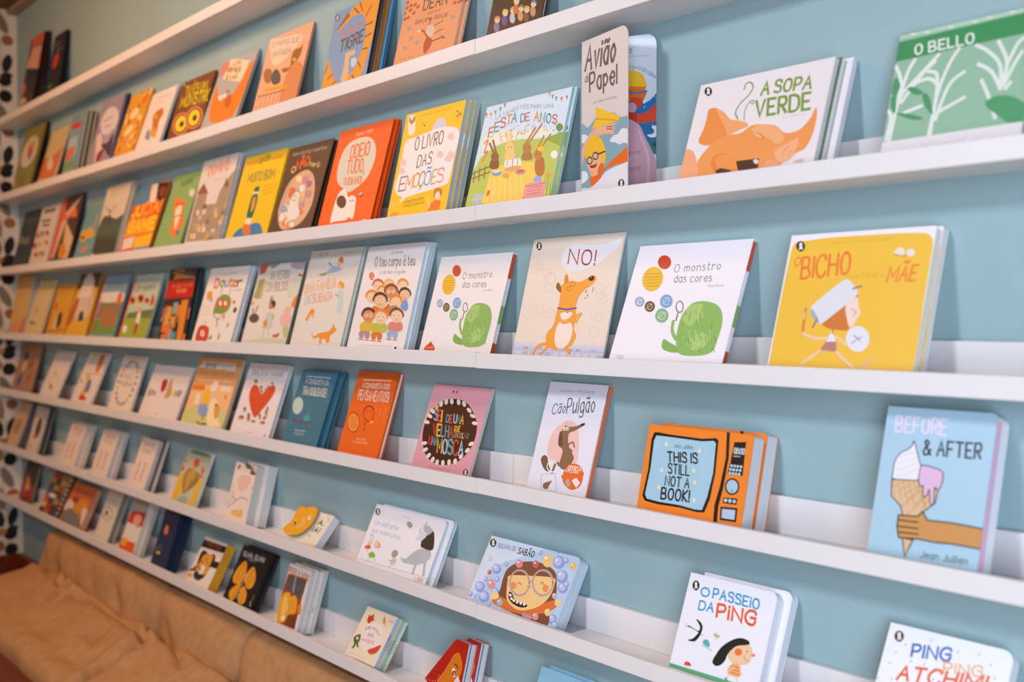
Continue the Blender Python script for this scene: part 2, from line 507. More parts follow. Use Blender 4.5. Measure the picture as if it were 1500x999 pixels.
# ------------------------------------------------------------------ picture ledges, 1.15 m each, butted end to end
white = noisy('white_lacquer', 'e4e0e0', 'e9e6e6', 2, 0.38, 0.02, bscale=60)
ORD = ['topmost', 'second', 'third', 'fourth', 'fifth', 'sixth', 'lowest']
SPAN = [(XL + .002, -2.301, 'leftmost length, against the leaf wallpaper'), (-2.2995, -1.1508, 'second length from the left'), (-1.1492, -.0008, 'third length from the left'), (.0008, 1.1492, 'rightmost length'), (1.1508, 2.3, 'far right length')]
for r, z in enumerate(ROW_Z):
    for k, (x0, x1, where) in enumerate(SPAN):
        if k == 4 or (r == 0 and k == 3):
            continue
        dz = (.0, -.0007, .0, -.0009, .0)[k] if r % 2 else (.0, .0, -.0008, .0, .0)[k]
        led = tag(empty('picture_ledge', ((x0 + x1) / 2, 0, z + dz)), 'white picture ledge, %s row, %s' % (ORD[r] if r in (0, 6) else ORD[r] + ' from top', where), 'shelf', 'white picture ledges on the wall')
        L = (x1 - x0) / 2
        m = Mesh(); m.box(-L, 0, 0, L, LIP_T, LIP_H, white); bevel(m.build('front_lip', led), .0012)
        m = Mesh(); m.box(-L, LIP_T, 0, L, WALL_Y, FLOOR_T - .0004, white); m.build('shelf_board', led)
        m = Mesh(); m.box(-L, WALL_Y - RAIL_T, FLOOR_T - .0004, L, WALL_Y, RAIL_H, white); bevel(m.build('back_rail', led), .0012)

# ------------------------------------------------------------------ the sofa below
fabric = noisy('tan_cotton', 'b68a5e', 'c0966a', 40, 0.85, 0.25, bscale=420, spec=0.15)
wood = noisy('red_brown_wood', '5a2412', '7a3820', 5, 0.42, 0.05, stretch=(1, 8, 8))
sofa = tag(empty('sofa', (-1.4, -.14, 0)), 'tan cushioned sofa with a red brown wooden frame under the ledges', 'sofa')
def local(m):
    m.v = [(x + 1.4, y + .14, z) for x, y, z in m.v]
    return m
SX0, SX1, SEAT = -2.86, .55, .463
m = Mesh()
m.box(XL + .03, -.47, 0, SX1, -.335, .395, wood)
m.box(XL + .03, -.345, .28, SX1, .095, .31, wood)
m.box(SX1 - .03, -.345, 0, SX1, .095, .28, wood)
m.box(XL + .03, .07, 0, SX1, .095, .28, wood)
bevel(local(m).build('frame', sofa), .006)
m = Mesh()
x0, x1, y0, y1, zt = XL + .006, SX0 - .05, -.34, .100, .425
for a in ((x0, y0, .312, x0 + .025, y1, zt), (x1 - .025, y0, .312, x1, y1, zt), (x0 + .025, y0, .312, x1 - .025, y0 + .025, zt), (x0 + .025, y1 - .025, .312, x1 - .025, y1, zt), (x0 + .025, y0 + .025, .312, x1 - .025, y1 - .025, .33)):
    m.box(*a, wood)
bevel(local(m).build('arm_box', sofa), .003)
CREASE = [[(-2.659, -.03), (-2.352, -.068), (-2.287, -.083)], [(-2.391, -.051), (-2.401, -.015), (-2.323, -.003)], [(-2.186, -.139), (-2.025, -.114), (-1.709, -.161), (-1.686, -.122)],
    [(-2.186, -.068), (-1.989, -.046), (-1.789, -.043), (-1.568, -.063)], [(-2.332, .049), (-2.104, .014), (-1.851, -.015)], [(-2.781, .046), (-2.585, .02), (-2.486, .05)],
    [(-1.503, -.115), (-1.613, -.026), (-1.709, .051)], [(-1.462, -.323), (-1.521, -.198), (-1.524, -.098)], [(-1.598, -.008), (-1.429, -.029), (-1.253, -.062)], [(-1.2, .03), (-1.0, -.03), (-.9, -.12)]]
def seg_d(p, a, b):
    ax, ay, bx, by = a[0] * .6, a[1], b[0] * .6, b[1]
    px, py = p[0] * .6, p[1]
    dx, dy = bx - ax, by - ay
    t = max(0, min(1, ((px - ax) * dx + (py - ay) * dy) / (dx * dx + dy * dy)))
    qx, qy = ax + t * dx, ay + t * dy
    s = (px - qx) * -dy + (py - qy) * dx
    return math.hypot(px - qx, py - qy), s
def folds(x, y):
    z = 0
    for L in CREASE:
        d, s = min((seg_d((x, y), L[i], L[i + 1]) for i in range(len(L) - 1)), key=lambda t: t[0])
        if d < .12:
            z += -.026 * math.exp(-(d / .012) ** 2) + .017 * math.exp(-((d - .032) / .020) ** 2) * (1 if s > 0 else .45)
    return z * max(0, min(1, (-.002 - y) / .05))
def pillow_grid(nx, ny, fn):
    m = Mesh()
    k = m.slot(fabric)
    for i in range(nx + 1):
        for j in range(ny):
            m.v.append(fn(i / nx, j / ny))
    for i in range(nx):
        for j in range(ny):
            j2 = (j + 1) % ny
            m.f.append((i * ny + j, i * ny + j2, (i + 1) * ny + j2, (i + 1) * ny + j))
            m.m.append(k)
    for i in (0, nx):
        m.f.append(tuple(i * ny + j for j in range(ny)))
        m.m.append(k)
    return local(m)
def sup(t, p):
    c, s = math.cos(t), math.sin(t)
    return math.copysign(abs(c) ** p, c), math.copysign(abs(s) ** p, s)
def seat(u, v):
    x = SX0 + u * (SX1 - .02 - SX0)
    e = min(u, 1 - u) * (SX1 - SX0)
    f = min(1, math.sqrt(max(0, 1 - (1 - min(1, e / .05)) ** 2)) * .85 + .15)
    c, s = sup(v * 2 * math.pi, .5)
    y = -.128 + c * .206 * (.93 + .07 * f)
    z = .385 + s * .076 * f
    if s > 0:
        k = max(0, min(1, (y + .035) / .05))
        z += (.062 * max(0, min(1, (y + .24) / .2)) - .095 * k * k * (3 - 2 * k)) * s + folds(x, y) * s * f
        z += (.018 * noise.noise(Vector((x * 4, y * 8, 3))) + .006 * noise.noise(Vector((x * 9 + y * 14, y * 20 - x * 5, 7)))) * s
    return (x + .012 * noise.noise(Vector((y * 8, z * 8, u))), y + .007 * noise.noise(Vector((x * 7, z * 9, 1))), z)
pillow_grid(420, 150, seat).build('seat_cushion', sofa, True)
def back_cushion(xa, xb, seed):
    hw, xc = (xb - xa) / 2, (xa + xb) / 2
    def fn(u, v):
        x = xa + u * (xb - xa)
        f = max(.0, 1 - abs((x - xc) / hw) ** 7) ** .4 * .8 + .2
        c, s = sup(v * 2 * math.pi, .75)
        z = .525 + s * .118 * (.9 + .1 * f) - .01 * (1 - f)
        y = .040 + (c * .058 * f if c < 0 else c * .055) + .02 * s - (.016 * max(0, -s) * min(1, -2 * c) * f if c < 0 else 0)
        w = 0
        if c < 0:                                    # soft vertical folds on the front
            w = .028 * noise.noise(Vector((x * 5 + z * 5, z * 5, seed))) + .006 * noise.noise(Vector((x * 11 + z * 9, z * 12, seed + 3)))
            w += .014 * math.exp(-((x - xc - .25 + .75 * (z - .6)) / .03) ** 2) * (hw > .45) * max(0, min(1, (.62 - z) / .1))
        return (x, min(y + w, .102), z + .006 * noise.noise(Vector((x * 8, seed, 2))))
    pillow_grid(150, 64, fn).build('back_cushion', sofa, True)
back_cushion(-2.86, -1.665, 1)
back_cushion(-1.655, -1.075, 2)
back_cushion(-1.065, -.46, 3)
back_cushion(-.45, .53, 4)

# ------------------------------------------------------------------ the books
ROWNAME = ['topmost ledge', 'second ledge from the top', 'third ledge from the top', 'fourth ledge from the top', 'fifth ledge from the top', 'sixth ledge from the top', 'lowest ledge']
def B(row, x, y, w, h, lean, t, cover, pages, binding, r, label, rear=(), side=None, outline=None, art=(), spine_text=()):
    first = make_book('picture_book', w, h, t, cover, pages, binding, r, art, side, outline, spine_text)
    c, s = math.cos(lean), math.sin(lean)
    z = ROW_Z[row - 1] + FLOOR_T + (t + .0006) * s
    first.location, first.rotation_euler = (x, y, z), (-lean, 0, 0)
    grp = 'picture books on the ' + ROWNAME[row - 1]
    tag(first, label, 'book', grp)
    for k, (cv, pg, dx, same, lab) in enumerate(rear):
        if same:
            o = copy_thing(first)
        else:
            o = make_book('picture_book', w, h, t, cv, pg, binding, r)
        o.location = (x + dx, y + (k + 1) * (t + .0006) / c, z)
        o.rotation_euler = (-lean, 0, 0)
        tag(o, lab, 'book', grp)
    return first

B(1, -3.1649, 0.0221, 0.1872, 0.3409, 0.1771, 0.012, '#3a1a18', '#1a1214', 1, 0, 'dark book with a red and pink band, leftmost on the topmost ledge',
  rear=[('#141214', '#5a1c18', 0.012, 0, 'dark book behind the red and pink banded book')], side=None, outline=None,
  art=[(0,0,[86,1005,1204,1004,1374,837,119,876]),(0,1,[43,652,238,863,1100,817,1240,492,-34,624]),(3,2,283,[-18,658,168,781]),(3,3,195,[862,566,1008,810]),(3,3,193,[1220,511,1292,727]),(0,4,[-34,624,1678,447,1734,205,1065,183,388,334]),
   (1,5,[-210,391,87,416,233,331,-33,232]),(0,6,[-293,220,302,219,542,145,-121,115]),(3,7,155,[793,295,825,362])])
B(1, -2.8856, 0.0454, 0.1580, 0.2962, 0.1680, 0.012, '#14131a', '#1c1a1c', 1, 0, 'black book with a red figure, on the topmost ledge',
  rear=[], side=None, outline=None,
  art=[(1,8,[188,587,249,698,579,701,601,564,325,505]),(3,9,153,[121,828,514,882]),(3,10,108,[372,743,669,778]),(1,11,[47,270,359,299,381,220]),(3,12,129,[191,412,294,479])])
B(2, -3.2722, 0.0135, 0.2637, 0.3078, 0.2448, 0.009, '#8a8436', '#c8702c', 1, 0, 'olive green book with a pale oval portrait beside the leaf wallpaper',
  rear=[('#16140f', '#16140f', 0.01, 0, 'orange edged black book behind the olive green oval book')], side=None, outline=None,
  art=[(2,13,[520,611,925,532,377,394]),(1,14,[413,643,536,750,725,668,689,514,544,509]),(1,15,[536,750,701,771,789,602,665,615]),(1,16,[585,545,645,598,690,474]),(1,17,[196,202,594,265,600,107]),(2,18,[1,199,123,188,65,137])])
B(2, -2.9529, 0.0284, 0.2171, 0.2548, 0.2813, 0.008, '#d9c08a', '#d8c4a0', 0, 0, 'sandy beige book with an orange fox corner on the second ledge',
  rear=[], side=None, outline=None,
  art=[(1,19,[-13,355,45,539,552,532,1060,660,1110,381,1107,155,44,185]),(1,20,[300,418,413,547,725,329,472,296]),(3,21,132,[609,712,983,968]),(3,22,133,[405,712,681,565])])
B(2, -2.5690, 0.0135, 0.1371, 0.2566, 0.1832, 0.015, '#7f9fb0', '#e0cba8', 1, 0, 'grey blue book patterned with red and green patches',
  rear=[('#3a2420', '#e6cfa4', 0.008, 0, 'cream paged book behind the grey blue patchwork book'), ('#1c1c1e', '#e0c8a0', 0.014, 0, 'hindmost cream paged book behind the grey blue patchwork book')], side=None, outline=None,
  art=[(0,23,[120,856,925,855,914,752,98,762]),(0,24,[107,984,852,986,853,872,108,867]),(0,25,[59,627,865,632,822,448,32,481]),(0,26,[159,473,716,497,650,335,11,271]),(0,27,[34,249,818,283,951,151,-168,155]),(0,28,[-376,295,32,481,-26,422,-257,182]),
   (1,29,[683,416,1037,516,1137,304])])
B(2, -2.3210, 0.0215, 0.2288, 0.2765, 0.2508, 0.008, '#9a8ea4', '#1f2a40', 1, 0, 'mauve grey book with a white oval and dark blue edges',
  rear=[('#20304a', '#20304a', 0.008, 0, 'dark blue edged book behind the mauve oval book')], side=None, outline=None,
  art=[(2,30,[560,672,968,583,484,487]),(1,31,[351,480,656,482,1016,550,823,352,626,299]),(1,32,[142,505,350,518,561,195,342,123,252,302]),(1,33,[390,250,643,279,579,137,393,137]),(1,34,[456,355,757,359,903,472,1005,204,925,157,726,252]),(3,35,170,[294,696,701,720]),
   (3,36,211,[400,607,737,603])])
B(2, -2.0596, 0.0217, 0.1940, 0.2614, 0.3005, 0.008, '#e0a030', '#e0902c', 0, 0, 'orange book covered in small yellow leaves',
  rear=[], side=None, outline=None,
  art=[(2,37,[742,623,802,623,742,671]),(2,38,[922,740,944,740,922,771]),(2,39,[649,943,714,943,649,962]),(2,40,[247,469,294,469,247,504]),(2,41,[217,13,251,13,217,60]),(2,42,[160,766,219,766,160,786]),
   (2,37,[127,617,147,617,127,663]),(2,38,[215,209,285,209,215,255]),(2,39,[961,289,1008,289,961,328]),(2,40,[941,205,996,205,941,254]),(2,41,[299,894,337,894,299,915]),(2,42,[65,146,100,146,65,182]),
   (2,37,[678,3,715,3,678,29]),(2,38,[481,819,517,819,481,850]),(2,39,[57,705,126,705,57,720]),(2,40,[845,750,866,750,845,792]),(2,41,[579,366,599,366,579,383]),(2,42,[955,181,985,181,955,222]),
   (2,37,[942,930,979,930,942,957]),(2,38,[776,525,801,525,776,566]),(2,39,[860,797,882,797,860,845]),(2,40,[341,91,391,91,341,138]),(2,41,[924,340,971,340,924,366]),(2,42,[177,317,201,317,177,337]),
   (2,37,[997,689,1025,689,997,706]),(2,38,[534,987,574,987,534,1010]),(2,39,[826,594,869,594,826,624]),(2,40,[916,56,938,56,916,88]),(2,41,[131,838,187,838,131,887]),(2,42,[788,630,813,630,788,661]),
   (2,37,[845,149,879,149,845,180]),(2,38,[852,999,921,999,852,1030]),(2,39,[730,488,773,488,730,513]),(2,40,[147,404,185,404,147,453]),(2,41,[627,960,672,960,627,987]),(2,42,[272,89,331,89,272,134]),
   (2,37,[786,361,845,361,786,401]),(2,38,[760,664,798,664,760,704]),(2,39,[486,281,544,281,486,320]),(2,40,[946,294,998,294,946,329]),(2,41,[547,12,580,12,547,50]),(2,42,[817,463,869,463,817,506]),
   (2,37,[644,348,701,348,644,392]),(2,38,[843,350,906,350,843,389]),(2,39,[957,976,1002,976,957,1010]),(2,40,[837,166,903,166,837,198]),(2,41,[720,691,776,691,720,712]),(2,42,[581,780,634,780,581,810]),
   (2,37,[775,624,827,624,775,664]),(2,38,[160,28,202,28,160,65]),(2,39,[686,219,738,219,686,236]),(2,40,[226,472,249,472,226,491]),(2,41,[182,317,211,317,182,334]),(2,42,[380,465,431,465,380,501]),
   (2,37,[903,238,923,238,903,267]),(2,38,[410,279,436,279,410,323]),(2,39,[36,374,87,374,36,392]),(2,40,[339,545,388,545,339,594]),(2,41,[419,819,480,819,419,856]),(2,42,[142,369,192,369,142,404]),
   (2,37,[968,957,1018,957,968,985]),(2,38,[1,893,26,893,1,928]),(2,39,[141,615,192,615,141,661]),(2,40,[432,376,463,376,432,401]),(2,41,[380,972,448,972,380,1019]),(2,42,[260,596,329,596,260,628]),
   (2,37,[319,415,388,415,319,448]),(2,38,[477,286,503,286,477,323]),(2,39,[293,443,352,443,293,487]),(2,40,[533,13,566,13,533,61]),(2,43,[450,700,650,700,450,780]),(2,43,[450,470,630,470,450,540]),
   (2,44,[780,860,920,860,780,950])])
B(2, -1.8618, 0.0234, 0.2056, 0.2363, 0.3263, 0.008, '#ece2dc', '#9aa6b0', 1, 0, 'white book with a small orange fox, between two orange and brown books',
  rear=[], side=None, outline=None,
  art=[(1,45,[333,617,440,685,653,695,769,596,686,505,739,355,716,258,508,303,453,454]),(1,46,[539,360,602,414,779,250,561,275]),(1,47,[293,288,335,428,540,237]),(2,48,[463,598,540,588,501,556]),(3,49,123,[243,903,903,874]),(3,50,98,[133,835,674,796])])
B(2, -1.6242, 0.0372, 0.2478, 0.2296, 0.2729, 0.008, '#7d4c24', '#6a4020', 0, 0, 'brown book with two round yellow eyes and yellow lettering',
  rear=[], side=None, outline=None,
  art=[(6,51,20,[227,776,881,749,181,909],'TU ÉS UM'),(6,51,20,[138,611,1076,568,137,762],'MONSTRO!'),(6,52,10,[675,545,960,532,668,572],'maria e joão'),(2,53,[332,348,624,255,281,195]),(2,54,[332,348,568,273,289,219]),(2,55,[332,348,521,288,296,240]),
   (2,56,[363,339,429,318,349,298]),(2,53,[710,374,989,282,660,224]),(2,54,[710,374,935,300,668,248]),(2,55,[710,374,891,314,675,268]),(2,56,[739,365,802,344,725,324]),(2,57,[76,967,119,958,99,925]),
   (1,58,[56,998,81,984,91,964,114,933,92,945,76,939,65,965,50,988])])
B(2, -1.3279, 0.0169, 0.2324, 0.2440, 0.3443, 0.008, '#b4b2b0', '#a8acb0', 1, 0, 'grey book with long orange arms holding a sign',
  rear=[], side=None, outline=None,
  art=[(1,59,[316,149,91,364,59,644,80,695,214,544,454,484,656,467,808,669,902,845,1035,784,1113,595,1102,408,942,228,860,137]),(0,60,[215,1019,846,874,781,604,178,751]),(6,61,20,[361,898,589,872,337,958],'Um'),(6,61,20,[236,831,664,768,195,913],'Abraço'),(6,61,20,[291,730,608,689,267,789],'à Lua'),(2,62,[321,480,401,467,355,435]),
   (2,62,[432,488,493,478,459,451]),(2,14,[496,531,557,520,508,514]),(1,63,[-122,937,15,1022,185,1007,234,887,53,811]),(3,64,141,[714,440,846,157]),(1,65,[484,444,613,475,716,334,589,302])])
B(2, -1.0331, 0.0365, 0.2411, 0.2503, 0.2604, 0.006, '#f0b08a', '#b98a74', 0, 0.006, 'salmon pink book with a brown wolf and mouse, cover bent',
  rear=[], side=None, outline=None,
  art=[(1,66,[17,980,254,962,681,918,815,858,746,781,618,729,497,660,286,638,152,743]),(6,67,11,[95,891,743,820,91,951],'O PAPÁS QUE'),(6,67,11,[162,757,622,721,153,826],'NA FAUNA?'),(1,68,[668,627,678,733,825,741,871,770,868,649,818,598,708,542,606,500,512,533,513,564,675,549]),(2,69,[747,619,787,611,759,594]),(1,70,[683,532,809,584,956,526,1089,366,1037,167,659,138,612,360]),
   (1,71,[50,587,92,635,223,602,293,495,257,438,140,475]),(1,72,[266,515,343,588,477,508,527,406,371,403]),(3,73,380,[193,371,706,326]),(3,74,104,[75,343,64,170]),(3,74,104,[178,335,166,167]),(3,74,103,[280,328,266,164]),
   (3,74,102,[380,320,364,161]),(3,74,101,[479,312,461,158]),(3,74,101,[577,305,558,155]),(3,74,104,[57,314,678,288])])
B(2, -0.6518, 0.0326, 0.2005, 0.2324, 0.2111, 0.008, '#7f9fc4', '#2a2a2c', 0, 0, 'blue book framed by an orange striped tiger tail',
  rear=[('#4a3424', '#d98a20', 0.02, 0, 'dark book with a torn black and yellow edge behind the tiger tail book'), ('#3f8ab8', '#3a80b0', 0.032, 0, 'blue edged book hindmost behind the tiger tail book')], side=None, outline=None,
  art=[(1,75,[95,757,320,909,498,1007,664,1046,902,1039,1091,911,1011,583,947,366,887,176,728,86,316,120,-55,161,13,317,17,467,202,286,397,151,669,240,770,368,821,547,783,728,683,836,487,875,324,818]),(0,76,[88,758,305,950,374,891,295,854]),(3,77,178,[440,960,577,880]),(3,77,178,[542,1013,646,895]),(3,77,174,[834,907,750,815]),(3,77,171,[934,713,776,708]),
   (3,77,170,[949,595,816,577]),(3,77,169,[918,443,814,447]),(3,77,170,[756,327,842,255]),(3,77,170,[671,196,768,137]),(3,77,178,[24,330,43,402]),(3,77,176,[108,241,205,278]),
   (3,77,174,[239,154,318,193]),(6,78,20,[257,669,744,714,250,728],'EU SOU UM'),(6,79,15,[274,506,779,540,271,634],'TIGRE'),(1,80,[434,455,488,476,641,470,646,418,542,415,558,331,582,152,435,175,450,335]),(1,81,[589,370,658,387,734,345,710,291,635,289]),(2,57,[67,927,122,916,81,890]),
   (1,58,[53,955,82,941,86,923,105,896,80,907,55,904,52,926,41,947])])
B(2, -0.3596, 0.0426, 0.2228, 0.2198, 0.2459, 0.005, '#eda070', '#d8d8d8', 0, 0, 'peach orange book with a dancing deer like animal',
  rear=[('#eda070', '#e0e0e4', 0.012, 1, 'second copy tucked behind the peach orange dancing animal book')], side=None, outline=None,
  art=[(6,82,13,[343,710,737,685,334,822],'DEAN'),(6,83,10,[440,638,644,632,441,671],'adorava'),(6,83,10,[252,580,804,540,239,632],'dançar e dançar'),(2,84,[23,871,44,857,1,857]),(2,84,[99,822,120,808,78,808]),(2,84,[174,811,195,797,153,797]),
   (2,84,[234,774,255,760,213,759]),(2,84,[32,809,53,795,10,794]),(2,84,[15,753,36,739,-7,738]),(2,84,[106,768,127,754,84,754]),(2,84,[181,720,202,706,160,705]),(2,84,[97,688,118,674,76,674]),
   (2,84,[37,687,58,673,16,673]),(2,84,[-48,828,-26,814,-69,814]),(2,84,[875,657,893,644,855,644]),(2,84,[941,647,960,635,922,634]),(2,84,[982,651,1000,638,963,638]),(1,85,[427,471,533,389,589,355,623,319,607,266,557,212,514,221,481,307,502,382,459,428]),
   (1,86,[479,452,504,511,577,494,621,427,583,374,531,394]),(3,87,188,[449,459,376,487]),(3,88,221,[378,481,335,485]),(4,87,156,[514,516,511,560,476,597]),(4,89,93,[592,484,666,495,739,506]),(4,89,92,[631,396,705,408,768,415]),
   (3,89,138,[623,319,753,326]),(2,90,[786,323,828,314,792,305]),(1,91,[106,569,146,578,195,561,180,535,139,544]),(3,92,48,[144,543,145,525]),(1,91,[181,453,221,462,269,446,254,419,213,428]),(3,92,48,[219,427,220,409]),
   (1,91,[313,376,352,385,399,369,384,343,345,351]),(3,92,47,[350,350,351,333]),(1,91,[106,359,146,368,195,352,180,325,139,334]),(3,92,48,[144,333,145,315]),(1,91,[847,520,883,528,926,512,912,488,876,496]),(3,92,46,[880,495,881,478]),
   (3,93,95,[112,225,126,239]),(3,93,95,[185,221,199,236]),(3,93,94,[257,217,271,232]),(3,93,94,[328,213,342,228])])
B(2, -0.0391, 0.0512, 0.1631, 0.1973, 0.2341, 0.01, '#4a2f20', '#d6dde4', 1, 0, 'dark brown book with a row of cartoon children',
  rear=[], side=None, outline=None,
  art=[(2,94,[176,273,232,263,197,211]),(2,95,[162,354,218,344,175,318]),(1,70,[100,371,128,405,206,380,216,349,155,375]),(3,96,104,[180,224,185,184]),(2,97,[311,321,366,310,332,259]),(2,95,[298,401,352,391,310,365]),
   (1,98,[236,418,264,452,340,427,351,396,291,422]),(3,96,103,[315,272,320,232]),(2,99,[461,316,515,306,481,255]),(2,95,[448,396,502,385,460,360]),(1,100,[388,413,415,446,490,421,500,391,441,417]),(3,96,103,[465,268,469,228]),
   (2,101,[608,312,661,301,628,251]),(2,95,[595,391,648,380,607,355]),(1,102,[536,407,563,440,637,416,646,385,589,411]),(3,96,102,[612,263,616,224]),(2,74,[722,278,773,268,741,217]),(2,95,[709,356,761,346,720,321]),
   (1,103,[651,373,677,405,750,381,759,351,702,376]),(3,96,101,[725,230,729,191]),(2,104,[831,315,882,305,850,255]),(2,95,[818,393,870,383,829,358]),(1,105,[761,410,787,442,859,418,868,388,812,414]),(3,96,100,[834,268,838,229]),
   (2,106,[495,406,548,395,515,344]),(2,95,[482,486,535,475,493,450]),(1,107,[421,503,449,536,524,511,534,480,475,507]),(3,96,103,[498,357,503,318])])
B(3, -3.3455, 0.0338, 0.2295, 0.2720, 0.2418, 0.008, '#24383c', '#2a3a3c', 0, 0, 'dark teal book, leftmost on the third ledge',
  rear=[], side=None, outline=None,
  art=[(3,72,346,[177,841,979,826]),(6,108,14,[159,449,743,445,97,556],'Poli')])
B(3, -3.0887, 0.0310, 0.2419, 0.2762, 0.2486, 0.008, '#e2d6c8', '#d8ccc0', 0, 0, 'cream book with rows of tiny red drawings',
  rear=[], side=None, outline=None,
  art=[(3,92,516,[189,913,768,905]),(3,109,326,[173,761,643,753]),(3,109,323,[279,689,635,678]),(2,110,[150,533,266,527,193,487]),(2,35,[366,554,480,547,408,508]),(2,111,[639,549,751,543,680,504]),
   (2,112,[103,372,220,366,146,326]),(2,113,[371,381,485,375,413,336]),(2,19,[743,395,853,389,784,350]),(2,114,[284,223,399,218,327,178]),(2,115,[478,225,591,221,519,181]),(2,116,[668,228,779,223,709,184])])
B(3, -2.8089, 0.0272, 0.2484, 0.2928, 0.2478, 0.008, '#4a3630', '#3a3230', 1, 0, 'dark book crossed by pale and orange diagonal shapes',
  rear=[], side=None, outline=None,
  art=[(0,117,[10,994,214,998,204,547,158,101,-27,108]),(0,100,[202,665,346,773,959,978,754,841,473,706,249,117,139,121]),(0,118,[67,930,419,690,684,807,841,777,912,658,633,676,221,644]),(0,119,[438,631,1001,370,953,91,536,106,568,296]),(1,120,[444,283,621,313,815,171,668,111,473,137])])
B(3, -2.5038, 0.0288, 0.1938, 0.2535, 0.2810, 0.008, '#6f9ca4', '#6a8a90', 0, 0, 'teal blue book with a golden elephant shape',
  rear=[], side=None, outline=None,
  art=[(6,121,15,[164,908,901,902,162,948],'PADRINHO'),(1,122,[66,512,367,529,485,565,812,474,813,400,452,375,304,328,74,392]),(3,123,359,[673,534,781,762]),(1,124,[252,191,489,267,670,280,525,159]),(2,125,[219,407,320,402,248,380])])
B(3, -2.2563, 0.0140, 0.2335, 0.2822, 0.2512, 0.011, '#d6c8b4', '#b8b4aa', 1, 0, 'book with a cream sky above a dark green marsh',
  rear=[('#a8a8a0', '#b4b2a8', 0.014, 0, 'grey book behind the dark green marsh book')], side=None, outline=None,
  art=[(6,126,10,[215,896,802,921,228,932],'ALEXANDRA'),(6,126,10,[224,850,888,849,236,871],'DINIS PINHO'),(1,127,[68,530,321,587,721,526,1149,552,1363,75,-39,114]),(0,128,[-10,333,1063,313,1049,88,-63,106]),(3,125,269,[352,658,462,488]),(3,129,115,[368,639,81,731]),
   (3,129,115,[386,637,568,715]),(3,130,133,[151,288,85,474]),(3,130,132,[315,280,250,464]),(3,130,131,[476,272,413,455]),(3,130,130,[635,264,573,446]),(3,130,129,[792,257,731,437]),
   (3,130,127,[946,249,886,428])])
B(3, -1.9953, 0.0184, 0.2640, 0.2595, 0.3163, 0.008, '#e07a20', '#5a2420', 1, 0, 'book with orange and yellow blocks and big yellow letters',
  rear=[], side=None, outline=None,
  art=[(0,131,[-72,1028,406,1016,528,708,-10,737]),(0,132,[439,1003,643,1001,738,727,544,716]),(0,133,[643,1001,1076,973,1104,730,762,725]),(1,134,[753,913,926,914,968,798,843,792]),(0,135,[-6,732,1104,730,1141,507,-42,505]),(0,136,[-51,515,1042,524,1072,312,-14,289]),
   (6,137,30,[72,574,375,578,59,711],'JU'),(6,138,25,[466,581,999,583,438,735],'DAI'),(6,137,25,[100,359,951,357,70,516],'GAME'),(0,139,[414,263,1041,296,1003,116,491,108]),(0,140,[54,266,399,282,426,130,84,111]),(0,141,[41,103,459,119,449,72,31,56]),
   (0,142,[532,115,973,127,972,100,506,88])])
B(3, -1.6808, 0.0144, 0.2095, 0.2671, 0.3228, 0.008, '#8db06c', '#7fa468', 0, 0, 'green book with an orange tiger sitting',
  rear=[], side=None, outline=None,
  art=[(6,143,16,[314,827,743,862,290,891],'TIGRIS'),(2,144,[843,725,953,708,851,675]),(1,145,[281,628,284,707,475,666,663,653,732,579,694,513,847,402,851,266,777,186,592,195,444,322,440,461]),(1,146,[425,531,572,590,667,515,678,344,640,278]),(3,125,93,[327,607,661,601]),(3,125,92,[431,444,745,459]),
   (1,147,[701,240,798,269,839,199]),(0,148,[-349,980,-243,971,-158,126,-285,132])])
